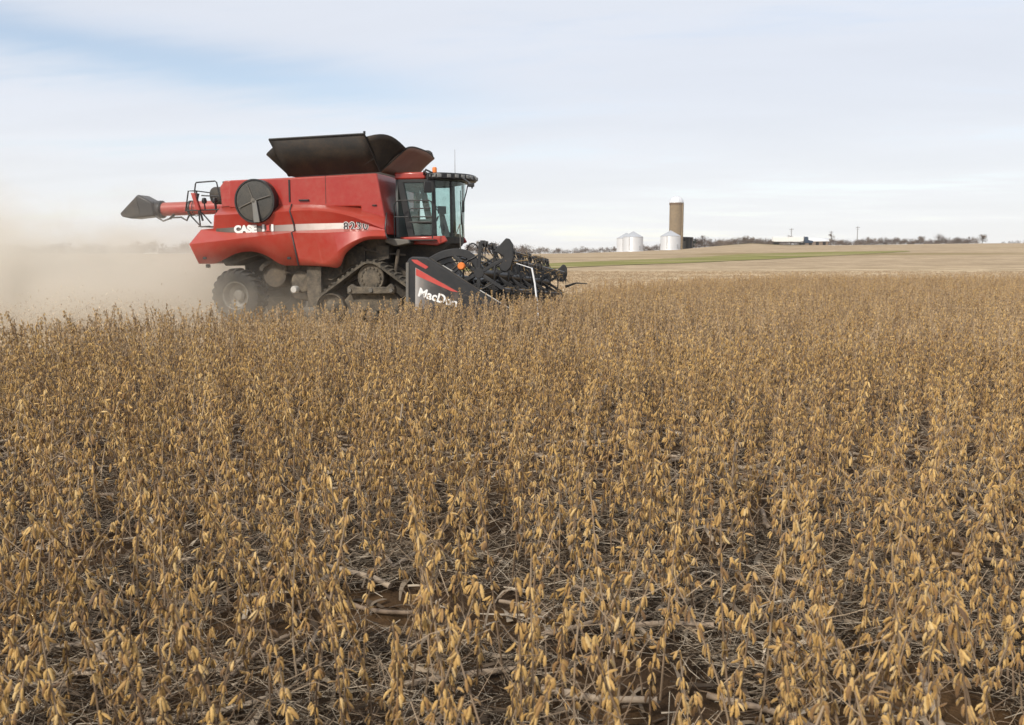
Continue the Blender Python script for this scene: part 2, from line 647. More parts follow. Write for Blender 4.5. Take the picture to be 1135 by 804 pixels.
def grass_material(name, c1, c2):
    m, b, p, oc, geo = principled(name)
    P = geo.outputs['Position']
    n = b.noise(b.vscale(P, (0.05, 0.25, 1)), 1.0, 5, 0.65)
    n3 = b.noise(b.vscale(P, (0.03, 0.14, 1)), 1.0, 4, 0.7)
    gc = b.mix(b.step(0.3, 0.7, n), c1, c2)
    b.l.new(b.mix(b.math('MULTIPLY', b.step(0.50, 0.64, n3), 0.8), gc, (0.40, 0.30, 0.18)), p.inputs['Base Color'])
    p.inputs['Roughness'].default_value = 1.0
    p.inputs['Specular IOR Level'].default_value = 0.1
    return m


sheet('grass_strip', [(-6, 92), (3.3, 101.5), (8.1, 112), (16.3, 124), (25.6, 134), (43.5, 155), (58.1, 176), (74.6, 196.5), (100, 228)],
      [(-6, 115), (4.2, 130), (10.2, 142), (20.7, 157.5), (33.2, 173.5), (58.5, 208.5), (73.5, 222.5), (89.3, 235), (104, 240)],
      grass_material('waterway_grass', (0.15, 0.150, 0.038), (0.25, 0.235, 0.075)), 48, 8)
sheet('grass_bank', [(98, 425), (115, 418), (128, 415), (142, 425)], [(106, 480), (124, 480), (136, 480), (150, 480)],
      grass_material('bank_grass', (0.22, 0.18, 0.075), (0.36, 0.29, 0.13)), 24, 6, 0.10)
sheet('grass_verge', [(205, 470), (235, 465), (262, 462), (300, 460)], [(212, 500), (240, 498), (268, 497), (320, 497)],
      grass_material('verge_grass', (0.18, 0.17, 0.06), (0.32, 0.27, 0.12)), 24, 4, 0.10)

# ------------------------------------------------------------------ the combine harvester
# local frame: x forward, y to its left (away from the camera), z up, origin under the front axle
combine = empty('combine_harvester', (-3.3, 25.0, 0.0), R(-12))
tag(combine, 'red combine harvester on rubber tracks, black grain tank flaps open, wide black cutting header', 'combine harvester')


def catmull(pts, sub):
    pts = [Vector(p) for p in pts]
    out = []
    for i in range(len(pts)-1):
        p0, p1, p2, p3 = pts[max(i-1, 0)], pts[i], pts[i+1], pts[min(i+2, len(pts)-1)]
        for k in range(sub):
            t = k/sub
            out.append(0.5*((2*p1) + (p2-p0)*t + (2*p0-5*p1+4*p2-p3)*t*t + (3*p1-p0-3*p2+p3)*t*t*t))
    out.append(pts[-1])
    return out


def lin_pts(pts, sub):
    pts = [Vector(p) for p in pts]
    out = []
    for i in range(len(pts)-1):
        for k in range(sub):
            out.append(pts[i].lerp(pts[i+1], k/sub))
    out.append(pts[-1])
    return out


def row3(pts, y, sub=8, smooth=True):
    ys = y if isinstance(y, (list, tuple)) else [y]*len(pts)
    return (catmull if smooth else lin_pts)([(x, yy, z) for (x, z), yy in zip(pts, ys)], sub)


def split_rows(rows):
    """double each inner row so that the creases between facets stay crisp"""
    return rows


# --- rear side shield (near side), then its twin on the far side
rr = [
    row3([(-4.29, 3.10), (-3.8, 3.13), (-3.25, 3.16), (-2.7, 3.19), (-2.245, 3.20)], -1.40),
    row3([(-4.36, 2.85), (-3.85, 2.87), (-3.27, 2.90), (-2.7, 2.92), (-2.20, 2.94)], -1.685),
    row3([(-4.45, 2.50), (-3.9, 2.53), (-3.3, 2.56), (-2.7, 2.58), (-2.135, 2.60)], -1.59),
    row3([(-4.84, 2.48), (-4.0, 2.40), (-3.3, 2.41), (-2.7, 2.42), (-2.105, 2.43)], [-1.55, -1.60, -1.60, -1.60, -1.60]),
    row3([(-5.03, 2.09), (-4.2, 2.17), (-3.4, 2.25), (-2.7, 2.32), (-2.09, 2.385)], -1.84),
]
xs5 = [-4.83, -4.35, -4.05, -3.8, -3.55, -3.3, -3.05, -2.8, -2.55, -2.36, -1.965]
zs5 = [1.57, 1.57, 1.70, 1.82, 1.885, 1.90, 1.86, 1.76, 1.60, 1.53, 1.53]
r5 = []
for k in range(33):
    t = k/32*10
    i = min(int(t), 9)
    r5.append(Vector((xs5[i]+(xs5[i+1]-xs5[i])*(t-i), -1.74, zs5[i]+(zs5[i+1]-zs5[i])*(t-i))))


def resample(row, n):
    d = [0]
    for i in range(1, len(row)):
        d.append(d[-1] + (row[i]-row[i-1]).length)
    out = []
    for k in range(n):
        t = d[-1]*k/(n-1)
        i = max(j for j in range(len(d)) if d[j] <= t + 1e-9)
        i = min(i, len(row)-2)
        out.append(row[i].lerp(row[i+1], (t-d[i])/max(1e-9, d[i+1]-d[i])))
    return out


rr = [resample(r, 49) for r in rr] + [resample(r5, 49)]


def panel(name, rows, mirrored=False):
    mb = MB().loft(rows)
    if mirrored:
        mb.v = [(x, -y, z) for x, y, z in mb.v]
        mb.f = [tuple(reversed(f)) for f in mb.f]
    o = mb.build(name, M['red'], combine, angle=14, solid=0.03)
    return o


rear_panel = panel('side_shield', rr)
panel('side_shield', rr, True)

ff = [
    row3([(-2.21, 3.205), (-1.7, 3.195), (-1.25, 3.165), (-0.8, 3.12), (-0.21, 3.04), (0.15, 2.965), (0.35, 2.88)], -1.40),
    row3([(-2.175, 2.945), (-1.7, 2.955), (-1.25, 2.93), (-0.85, 2.87), (-0.40, 2.76), (-0.05, 2.63), (0.42, 2.455)], [-1.685]*6+[-1.71]),
    row3([(-2.11, 2.605), (-1.7, 2.615), (-1.25, 2.62), (-0.8, 2.625), (-0.35, 2.60), (0.0, 2.54), (0.43, 2.44)], [-1.59, -1.59, -1.59, -1.59, -1.59, -1.60, -1.70]),
    row3([(-2.08, 2.435), (-1.7, 2.445), (-1.25, 2.46), (-0.8, 2.475), (-0.35, 2.47), (0.0, 2.45), (0.44, 2.425)], [-1.60, -1.60, -1.60, -1.60, -1.60, -1.62, -1.71]),
    row3([(-2.065, 2.385), (-1.7, 2.37), (-1.25, 2.37), (-0.8, 2.385), (-0.35, 2.40), (0.0, 2.40), (0.45, 2.40)], [-1.84, -1.84, -1.84, -1.84, -1.83, -1.81, -1.76]),
    row3([(-1.97, 1.75), (-1.6, 1.70), (-1.25, 1.60), (-1.0, 1.74), (-0.60, 2.03), (-0.05, 2.26), (0.52, 2.285)], [-1.76, -1.76, -1.79, -1.84, -1.90, -1.92, -1.90]),
    row3([(-1.945, 1.54), (-1.5, 1.52), (-1.12, 1.50), (-0.80, 1.50), (-0.56, 1.87), (-0.05, 2.17), (0.55, 2.20)], [-1.74, -1.74, -1.77, -1.80, -1.86, -1.88, -1.86]),
]
ff = [resample(r, 57) for r in ff]
front_panel = panel('side_shield', ff)
panel('side_shield', ff, True)

# striped decals, a few millimetres proud of the shields
def decal_band(parent, upper, lower, mat, off=0.006, name='stripe'):
    off = Vector((0, -off, 0))
    return MB().loft([[p+off for p in upper], [p+off for p in lower]]).build(name, mat, parent, angle=180)


def cut(row, x0, x1, n=24):
    out = []
    for k in range(n):
        x = x0 + (x1-x0)*k/(n-1)
        for i in range(len(row)-1):
            if row[i].x <= x <= row[i+1].x or i == len(row)-2:
                t = (x-row[i].x)/max(1e-9, row[i+1].x-row[i].x)
                out.append(row[i].lerp(row[i+1], t))
                break
    return out


decal_band(rear_panel, cut(rr[2], -4.36, -2.15), cut(rr[3], -4.38, -2.125), M['stripe'])
decal_band(front_panel, cut(ff[2], -2.09, -0.62), cut(ff[3], -2.07, -0.60), M['stripe'])


def text(body, size, mat, parent, loc, rot=(math.pi/2, 0, 0), offset=0.0, ext=0.003, shear=0.0, xscale=1.0, name='lettering', space=1.0):
    cu = bpy.data.curves.new('lettering', 'FONT')
    cu.body = body
    cu.size = size
    cu.extrude = ext
    cu.offset = offset
    cu.shear = shear
    cu.space_character = space
    tmp = bpy.data.objects.new('lettering_tmp', cu)
    COL.objects.link(tmp)
    bpy.context.view_layer.update()
    me = bpy.data.meshes.new_from_object(tmp.evaluated_get(bpy.context.evaluated_depsgraph_get()))
    bpy.data.objects.remove(tmp)
    bpy.data.curves.remove(cu)
    me.name = name
    me.materials.clear()
    me.materials.append(mat)
    o = bpy.data.objects.new(name, me)
    COL.objects.link(o)
    o.parent = parent
    o.location = loc
    o.rotation_euler = rot
    o.scale = (xscale, 1, 1)
    return o


SL = R(-1.2)
text('CASE', 0.25, M['white_decal'], rear_panel, (-3.82, -1.622, 2.395), (math.pi/2, SL, 0), offset=0.017, xscale=1.10)
mb = MB()
for x0, x1 in ((-3.015, -2.95), (-2.755, -2.69)):
    MB().box(x0, x1, -1.627, -1.621, 2.42, 2.605).build('lettering', M['white_decal'], rear_panel)
mb = MB().box(-2.895, -2.81, -1.627, -1.621, 2.425, 2.605)
mb.box(-2.925, -2.78, -1.627, -1.621, 2.59, 2.606).box(-2.925, -2.78, -1.627, -1.621, 2.424, 2.44)
mb.build('lettering', M['red_decal'], rear_panel)
text('AXIAL-FLOW', 0.115, M['faded_decal'], rear_panel, (-3.74, -1.748, 2.245), (R(90-30), SL, 0), xscale=1.25, ext=0.002)
text('8230', 0.285, M['white_decal'], front_panel, (-0.74, -1.614, 2.445), (math.pi/2, R(-0.5), 0), offset=0.017, xscale=1.02, ext=0.002, space=1.22)
text('8230', 0.285, M['black_decal'], front_panel, (-0.74, -1.621, 2.445), (math.pi/2, R(-0.5), 0), offset=0.003, xscale=1.02, ext=0.002, space=1.22)

# --- hull: rear hood, deck, grain tank, engine bay
left_edge = [r[0] for r in rr]
mb = MB()
mb.loft([[Vector((p.x+0.02, p.y+0.04, p.z)), Vector((p.x+0.02, -p.y-0.04, p.z))] for p in left_edge])
mb.build('rear_hood', M['red_dusty'], combine, angle=14, solid=0.02, fix=True)
mb = MB()
mb.loft([[Vector((p.x, -1.44, p.z-0.015)), Vector((p.x, 1.44, p.z-0.015))] for p in rr[0]+ff[0]])
mb.build('top_deck', M['red_dusty'], combine, angle=30, fix=True)
core = MB()
core.prism([(-4.5, 1.75), (-4.25, 2.9), (-0.3, 2.85), (0.2, 2.6), (0.35, 2.15), (0.1, 1.4), (-0.8, 1.05), (-2.0, 0.95), (-2.6, 1.45), (-3.3, 1.8), (-4.3, 1.5)], -1.30, 1.30)
core.build('hull', M['chassis'], combine, angle=20, bevel=0.03)

tank = MB()
tank.prism([(-4.02, 3.05), (-3.99, 3.775), (-2.35, 3.815), (0.15, 3.885), (0.44, 2.32), (-0.3, 2.6), (-0.3, 3.05)], -1.50, 1.50)
tank_o = tank.build('grain_tank', M['red'], combine, angle=20, bevel=0.035)
mb = MB()
mb.box(-2.29, -2.245, -1.520, -1.49, 3.18, 3.76)
mb.build('seam_strip', M['black'], tank_o, bevel=0.005)
mb = MB()
mb.box(-1.262, -1.25, -1.5035, -1.49, 3.12, 3.84)
mb.build('panel_seam', M['dirty'], tank_o)
mb = MB()
mb.box(-2.0, -1.72, -1.55, -1.49, 3.205, 3.245)
mb.build('latch', M['black'], tank_o, bevel=0.008)
MB().box(0.02, 0.14, -1.54, -1.49, 3.06, 3.09).build('latch', M['black'], tank_o, bevel=0.008)
# black rubber trim down the front edge of the shields and along the seam between them
mb = MB()
fe = [Vector((r[-1].x+0.012, r[-1].y-0.004, r[-1].z)) for r in ff]
mb.tube(fe, 0.018, 6)
mb.build('door_seal', M['black'], combine, angle=60)
mb = MB()
sm = [(r[-1].lerp(f[0], 0.5) + Vector((0, -0.008, 0))) for r, f in zip(rr, [ff[0], ff[1], ff[2], ff[3], ff[4], ff[6]])]
mb.tube(sm, 0.019, 6)
mb.build('door_seal', M['black'], combine, angle=60)

mb = MB()
for (x, z, y) in ((-4.62, 1.72, -1.795), (-2.2, 1.72, -1.78)):
    mb.box(x-0.05, x+0.05, y-0.012, y+0.02, z-0.03, z+0.03)
mb.build('panel_latch', M['black'], combine, bevel=0.006)
# dark engine-bay back wall with intake drum
mb = MB()
mb.prism([(-4.30, 3.08), (-4.34, 3.62), (-4.20, 3.78), (-4.0, 3.78), (-4.0, 3.06)], -1.38, 1.38)
mb.build('engine_hood', M['red_dusty'], combine, angle=25, bevel=0.03)
mb = MB()
mb.lathe([(0.0, -0.42), (0.22, -0.42), (0.25, -0.36), (0.25, 0.30), (0.18, 0.36), (0.0, 0.36)], (-5.05, 0.25, 3.50), 'x', 20)
mb.lathe([(0.10, -0.2), (0.10, 0.1), (0.16, 0.12), (0.16, 0.22), (0.0, 0.24)], (-4.85, 0.0, 3.80-0.15), 'z', 14)
mb.build('air_intake', M['dirty'], combine, angle=40)

# --- rotary air screen
screen = MB()
C0 = (-3.15, -0.03, 3.21)
screen.lathe([(0.0, -1.74), (0.15, -1.738), (0.40, -1.725), (0.515, -1.705), (0.545, -1.66), (0.55, -1.45)], C0, 'y', 56)


def screen_mat():
    m, b, p, oc, geo = principled('perforated_screen')
    v = b.new('ShaderNodeTexVoronoi')
    b.l.new(oc, v.inputs['Vector'])
    v.inputs['Scale'].default_value = 42
    n = b.noise(oc, 3, 4, 0.6)
    c = b.mix(b.step(0.25, 0.45, v.outputs['Distance']), (0.012, 0.012, 0.011), (0.055, 0.053, 0.048))
    c = b.mix(b.math('MULTIPLY', b.step(0.4, 0.7, n), 0.5), c, (0.10, 0.085, 0.065))
    b.l.new(c, p.inputs['Base Color'])
    p.inputs['Roughness'].default_value = 0.7
    return m


screen_o = screen.build('air_screen', screen_mat(), combine, angle=30)
mb = MB().lathe([(0.53, -1.72), (0.57, -1.72), (0.57, -1.44), (0.53, -1.44)], C0, 'y', 56, close=True)
mb.build('screen_rim', M['black'], screen_o, angle=30)
mb = MB()
for ax, az in ((-0.18, 0.44), (0.46, 0.13), (-0.43, -0.18)):
    mb.tube([(C0[0]+ax*0.1, -1.785, C0[2]+az*0.1), (C0[0]+ax, -1.775, C0[2]+az)], [0.017, 0.011], 6)
mb.lathe([(0.0, -1.80), (0.06, -1.80), (0.075, -1.77), (0.075, -1.73)], C0, 'y', 16)
mb.build('spoke', M['grey'], screen_o, angle=40)
mb = MB().prism([(C0[0]-0.03, C0[2]), (C0[0]+0.09, C0[2]+0.01), (C0[0]+0.18, C0[2]-0.56), (C0[0]+0.0, C0[2]-0.56)], -1.83, -1.785)
mb.build('suction_arm', M['rim'], screen_o, bevel=0.012)
# --- open grain tank extension
TF = {
    'near': [(-2.31, -1.42, 3.86), (0.22, -1.42, 3.93), (0.04, -2.02, 4.80), (-2.53, -2.02, 4.73)],
    'far': [(-2.31, 1.42, 3.86), (0.22, 1.42, 3.93), (0.04, 2.02, 4.80), (-2.53, 2.02, 4.73)],
}
for k in ('near', 'far'):
    q = [Vector(p) for p in TF[k]]
    mb = MB()
    mb.loft([[q[0].lerp(q[1], i/12) + Vector((0, 0, 0)) for i in range(13)],
             [q[3].lerp(q[2], i/12) for i in range(13)]])
    fo = mb.build('tank_flap', M['flap'], combine, solid=0.035, angle=30)
    mb = MB()
    e = -0.02 if k == 'near' else 0.02
    mb.tube([q[3] + Vector((0, e, 0)), q[2] + Vector((0, e, 0))], 0.028, 6)
    mb.tube([q[2] + Vector((0, e, 0)), q[1] + Vector((0.0, e, 0))], 0.024, 6)
    mb.tube([q[3] + Vector((0, e, 0)), q[0] + Vector((0.0, e, 0))], 0.020, 6)
    mb.tube([q[1].lerp(q[0], 0.28) + Vector((0, e*1.5, 0.03)), q[1].lerp(q[2], 0.36) + Vector((0, e*1.5, 0))], 0.022, 6)
    mb.tube([q[2], q[2] + Vector((0, 0, 0.07))], 0.03, 6)
    mb.build('flap_frame', M['black'], fo, angle=50)
# front flap, cambered along its top edge
rows = []
for j in range(7):
    t = j/6
    row = []
    for i in range(17):
        s = -1 + 2*i/16
        w = 1.36 + 0.08*t
        top = 0.70*(1 - 0.16*abs(s)**3)
        row.append(Vector((0.20 + 0.66*t, s*w*(1-0.16*t), 3.93 + top*t + 0.05*math.sin(math.pi*t))))
    rows.append(row)
front_rows = rows
fo = MB().loft(rows).build('tank_flap', M['flap_brown'], combine, solid=0.03, angle=40, fix=True)
mb = MB().tube(rows[-1], 0.025, 6).tube([rows[0][0], rows[-1][0]], 0.02, 6)
mb.tube([rows[-1][14] + Vector((0, 0, 0.0)), rows[-1][14] + Vector((0.02, 0, 0.07))], 0.03, 6)
mb.build('flap_frame', M['dirty'], fo, angle=50)
rows = []
for j in range(5):
    t = j/4
    rows.append([Vector((-2.31 - 0.45*t, (-1 + 2*i/8)*(1.40+0.1*t), 3.86 + 0.55*t)) for i in range(9)])
rear_rows = rows
MB().loft(rows).build('tank_flap', M['flap'], combine, solid=0.03, angle=40)
# soft corner gussets between the flaps
for sgn in (-1, 1):
    for q, fr, bow in ((TF['near'], front_rows, 1), (TF['near'], rear_rows, -1)):
        e0, e1 = (q[1], q[2]) if bow == 1 else (q[0], q[3])
        e0, e1 = Vector(e0), Vector(e1)
        side = [r[0] for r in fr]
        rows = []
        n = len(side)
        for j in range(n):
            t = j/(n-1)
            a = e0.lerp(e1, t*(0.93 if bow == 1 else 0.80))
            c = side[j]
            row = []
            for i in range(11):
                s = i/10
                p = a.lerp(c, s)
                sag = math.sin(math.pi*s)
                row.append(p + Vector((0.10*bow*sag*t, -0.14*sag*t, 0.17*sag*t if bow == 1 else -0.1*sag*t)))
            rows.append(row)
        mb = MB().loft(rows)
        if sgn == 1:
            mb.v = [(x, -y, z) for x, y, z in mb.v]
        mb.build('flap_gusset', M['flap'], combine, solid=0.012, angle=50)

# --- unloading auger, folded back along the far side
mb = MB()
mb.tube([(-0.9, 1.42, 3.36), (-8.05, 1.42, 3.19)], 0.205, 24)
auger = mb.build('unloading_auger', M['red_dusty'], combine, angle=40)
mb = MB()
for x in (-8.02, -6.9, -5.0):
    z = 3.19 + (x+8.05)*0.0238
    mb.lathe([(0.21, -0.035), (0.235, -0.035), (0.235, 0.035), (0.21, 0.035)], (x, 1.42, z), 'x', 24, close=True)
mb.build('clamp', M['black'], auger, angle=30)


hood = MB()
rowsL = [(-7.97, 2.99), (-8.05, 3.40), (-8.53, 3.64), (-9.17, 3.07), (-9.11, 2.97), (-8.80, 2.91)]
hood.prism(rowsL, 1.42-0.30, 1.42+0.30)
hood.build('spout', M['black'], auger, bevel=0.05)
mb = MB()
mb.prism([(-8.57, 3.55), (-9.12, 3.06), (-9.06, 3.00), (-8.80, 2.95), (-8.46, 3.06)], 1.42-0.315, 1.42-0.303)
mb.build('spout_flap', M['dirty'], auger, bevel=0.004)
mb = MB().lathe([(0.22, -0.16), (0.27, -0.10), (0.27, 0.08), (0.22, 0.12)], (-7.95, 1.42, 3.19), 'x', 24)
mb.build('boot', M['black'], auger, angle=40)
mb = MB()
mb.tube([(-7.95, 1.15, 2.97), (-7.70, 1.15, 2.83), (-7.43, 1.2, 2.93), (-7.12, 1.2, 2.94), (-6.94, 1.2, 2.84), (-6.85, 1.2, 3.0)], 0.028, 6)
mb.tube([(-7.5, 1.2, 2.90), (-7.35, 1.2, 3.02)], 0.04, 6)
mb.build('hose', M['black'], auger, angle=50)
mb = MB()
for k in range(20):
    pass
mb.tube([(-6.75, 1.2+0.25*math.cos(a)+0.22, 3.22+0.24*math.sin(a)) for a in np.linspace(0, 2*math.pi, 18)], 0.012, 5)
mb.build('cable', M['black'], auger, angle=50)

# --- service platform rails behind the hood
mb = MB()
Y0 = -0.6
P = lambda x, z, y=Y0: (x, y, z)
mb.tube([P(-5.56, 3.20), P(-5.55, 3.60), P(-5.52, 3.77), P(-5.49, 3.81), P(-4.92, 3.84), P(-4.87, 3.80), P(-4.77, 3.30)], 0.020, 8)
mb.tube([P(-5.52, 3.58), P(-5.75, 3.58), P(-5.86, 3.02)], 0.020, 8)
mb.tube([P(-5.35, 3.45), P(-4.80, 3.42)], 0.018, 8)
mb.tube([P(-5.74, 2.93), P(-5.40, 2.59), P(-5.12, 2.60)], 0.022, 8)
mb.tube([P(-5.50, 3.58), P(-5.42, 2.60)], 0.022, 8)
mb.tube([P(-5.36, 2.98), P(-5.08, 2.68)], 0.020, 8)
mb.tube([P(-5.86, 3.04), P(-4.80, 3.06)], 0.018, 8)
for y in (0.5,):
    mb.tube([P(-5.56, 2.6, y), P(-5.52, 3.74, y), P(-4.9, 3.78, y), P(-4.8, 3.2, y)], 0.018, 8)
mb.tube([P(-5.52, 3.58), P(-5.52, 3.58, 0.5)], 0.016, 8)
mb.build('handrail', M['black'], combine, angle=50)
mb = MB()
mb.box(-5.52, -4.7, -0.55, 0.9, 2.585, 2.61)
mb.build('platform', M['dirty'], combine, bevel=0.006)
mb = MB()
mb.prism([(-5.60, 3.52), (-5.48, 3.52), (-5.33, 3.04), (-5.45, 3.04)], -0.75, -0.63)
mb.build('marker_light', M['red_dusty'], combine, bevel=0.02)
mb = MB()
for x, z in ((-5.27, 3.36), (-4.95, 3.36)):
    mb.lathe([(0.0, -0.07), (0.055, -0.07), (0.075, 0.0), (0.05, 0.08), (0.0, 0.09)], (x, -0.6, z-0.06), 'z', 12)
    mb.tube([(x, -0.6, z-0.12), (x+0.02, -0.6, z-0.30)], 0.02, 6)
mb.tube([(-5.38, -0.7, 3.5), (-5.44, -0.72, 3.25), (-5.36, -0.7, 3.05), (-5.3, -0.66, 2.75)], 0.03, 6)
mb.build('work_light', M['black'], combine, angle=50)
mb = MB().box(-4.72, -4.62, -1.6, -1.5, 1.46, 1.56)
mb.build('tow_hook', M['black'], combine, bevel=0.02)

# --- cab
cab = empty('cab', parent=combine)


def arc_plan(x_side, x_mid, hw, n=9):
    """front edge of the cab in plan: bowed forward"""
    return [(x_side + (x_mid-x_side)*(1-abs(s)**2.4), s*hw) for s in np.linspace(-1, 1, n)]


mb = MB().plan([(0.45, -1.0), (0.45, 1.0)] + list(reversed([(1.30, -1.02), (1.30, 1.02)])), 3.76, 3.94)
mb.build('roof', M['red'], cab, bevel=0.04)
mb = MB().plan([(1.30, 1.04), (1.30, -1.04)] + arc_plan(1.75, 2.36, 1.04, 13), 3.74, 3.92)
roof_cap = mb.build('visor', M['black'], cab, bevel=0.04, angle=30)
mb = MB()
fr_arc = arc_plan(1.70, 2.385, 1.06, 15)
for i in (0, 1, 2, 3, 4, 5, 7, 9, 10, 11, 12, 13, 14):
    x, y = fr_arc[i]
    ang = math.atan2(y*0.9, 1.0)
    m = Matrix.Translation((x-0.015, y, 3.835)) @ Matrix.Rotation(math.atan2(y, 0.9)*1.0, 4, 'Z')
    mb.box(-0.03, 0.03, -0.055, 0.055, -0.045, 0.045, m)
for x in (1.40, 1.54):
    mb.box(x-0.05, x+0.05, -1.065, -1.03, 3.80, 3.88)
mb.build('roof_lamp', M['lens'], roof_cap, bevel=0.012)
mb = MB()
mb.lathe([(0.0, 0.15), (0.045, 0.15), (0.06, 0.12), (0.06, 0.0)], (1.46, -0.72, 3.93), 'z', 14)
mb.build('beacon', M['orange'], cab, angle=30)
mb = MB().tube([(1.95, -0.5, 3.9), (1.95, -0.5, 4.55)], [0.008, 0.004], 5)
mb.build('antenna', M['grey'], cab)
# floor, sill and back
mb = MB().plan([(0.42, 0.93), (0.42, -0.93)] + arc_plan(1.52, 2.0, 0.93, 9), 2.10, 2.27)
mb.build('floor_pan', M['dirty'], cab, bevel=0.02)
mb = MB().prism([(0.62, 2.10), (0.58, 2.27), (1.80, 2.30), (1.88, 2.16), (1.6, 2.05)], -1.02, -0.94)
mb.prism([(0.62, 2.10), (0.58, 2.27), (1.80, 2.30), (1.88, 2.16), (1.6, 2.05)], 0.94, 1.02)
mb.build('sill', M['red'], cab, bevel=0.03)
mb = MB().box(0.46, 0.52, -0.94, 0.94, 2.27, 3.0).box(0.46, 0.52, -0.94, 0.94, 3.52, 3.76)
mb.box(0.46, 0.52, -0.94, -0.55, 3.0, 3.52).box(0.46, 0.52, 0.55, 0.94, 3.0, 3.52)
mb.build('rear_wall', M['cab_grey'], cab)
mb = MB().plan([(0.5, 0.92), (0.5, -0.92)] + arc_plan(1.50, 2.02, 0.92, 9), 3.70, 3.745)
mb.build('headliner', M['cab_grey'], cab)
# pillars
mb = MB()
for s in (-1, 1):
    y0, y1 = sorted((s*0.985, s*0.90))
    mb = MB()
    mb.prism([(0.50, 3.76), (0.67, 3.76), (0.98, 2.27), (0.80, 2.27)], y0, y1)
    mb.prism([(1.44, 3.76), (1.53, 3.76), (1.57, 2.27), (1.48, 2.27)], y0, y1)
    mb.prism([(0.66, 3.76), (1.45, 3.76), (1.45, 3.67), (0.66, 3.67)], y0, y1)
    mb.prism([(0.96, 2.33), (1.49, 2.33), (1.49, 2.27), (0.96, 2.27)], y0, y1)
    mb.build('window_frame', M['black'], cab, bevel=0.01)
    MB().tube([(1.86, s*0.60, 3.72), (1.87, s*0.60, 2.28)], 0.034, 8).build('pillar', M['black'], cab)
for s in (-1, 1):
    q = [(0.66, 3.68), (1.46, 3.68), (1.50, 2.32), (0.94, 2.32)]
    MB().prism(q, s*0.945-0.004, s*0.945+0.004).build('side_window', M['glass'], cab, angle=None)
top = arc_plan(1.50, 2.06, 0.93, 25)
bot = arc_plan(1.53, 2.00, 0.93, 25)
MB().loft([[Vector((x, y, 3.72)) for x, y in top], [Vector((x, y, 2.28)) for x, y in bot]]).build('windscreen', M['glass'], cab, angle=180)
mb = MB()
mb.tube([(2.04, -0.1, 2.3), (2.07, -0.42, 3.2)], 0.014, 5).tube([(2.05, -0.30, 2.6), (2.06, -0.36, 3.5)], 0.010, 5)
mb.build('wiper', M['black'], cab)
# mirrors and their arms
mb = MB()
mb.tube([(1.25, -0.98, 3.86), (1.31, -1.16, 3.94), (1.44, -1.22, 3.86), (1.42, -1.24, 3.66)], 0.026, 6)
mb.tube([(1.29, -1.0, 3.96), (1.36, -1.18, 3.98), (1.52, -1.1, 3.9)], 0.022, 6)
mb.tube([(2.20, -0.75, 3.80), (2.40, -0.9, 3.68), (2.52, -0.95, 3.60), (2.53, -0.95, 3.5)], 0.022, 6)
mb.build('mirror_arm', M['black'], cab, angle=50)
mb = MB()
mb.box(-0.10, 0.10, -0.035, 0.035, -0.14, 0.14, Matrix.Translation((1.43, -1.25, 3.53)) @ Matrix.Rotation(R(30), 4, 'Z'))
mb.box(-0.03, 0.03, -0.09, 0.09, -0.15, 0.15, Matrix.Translation((2.11, -0.30, 3.08)) @ Matrix.Rotation(R(20), 4, 'Z'))
mb.box(-0.08, 0.08, -0.06, 0.06, -0.05, 0.05, Matrix.Translation((2.5, -0.95, 3.59)))
mb.tube([(2.28, -0.30, 3.80), (2.20, -0.30, 3.45), (2.12, -0.30, 3.18)], 0.018, 6)
mb.build('mirror', M['black'], cab, bevel=0.02)
# interior
mb = MB()
mb.box(0.72, 1.16, -0.27, 0.27, 2.62, 2.76)
mb.box(0.66, 0.82, -0.25, 0.25, 2.72, 3.28, Matrix.Rotation(R(-5), 4, 'Y') @ Matrix.Translation((-0.22, 0, 0.06)))
mb.box(0.74, 0.84, -0.14, 0.14, 3.30, 3.47)
mb.box(0.82, 1.06, -0.2, 0.2, 2.27, 2.62)
mb.build('seat', M['seat'], cab, bevel=0.04)
mb = MB()
mb.prism([(0.75, 2.72), (1.40, 2.76), (1.46, 2.84), (1.40, 2.70), (0.75, 2.60)], -0.46, -0.32)
mb.box(0.75, 1.25, -0.46, -0.32, 2.27, 2.62)
mb.prism([(1.50, 2.27), (1.95, 2.27), (1.93, 2.36), (1.60, 2.42), (1.46, 2.92), (1.40, 2.90), (1.46, 2.40)], -0.16, 0.16)
mb.build('console', M['seat'], cab, bevel=0.02)
mb = MB()
mb.tube([(1.38+0.18*math.cos(a)*0.6, 0.19*math.sin(a), 2.98+0.18*math.cos(a)*-0.7) for a in np.linspace(0, 2*math.pi, 20)], 0.016, 6)
mb.tube([(1.46, 0, 2.88), (1.38, 0, 2.98)], 0.03, 6)
mb.build('steering_wheel', M['seat'], cab, angle=50)
mb = MB()
mb.box(-0.02, 0.02, -0.14, 0.14, -0.1, 0.1, Matrix.Translation((1.62, -0.62, 2.98)) @ Matrix.Rotation(R(-30), 4, 'Z'))
mb.tube([(1.55, -0.6, 2.5), (1.62, -0.62, 2.9)], 0.012, 5)
mb.build('monitor', M['seat'], cab, bevel=0.01)
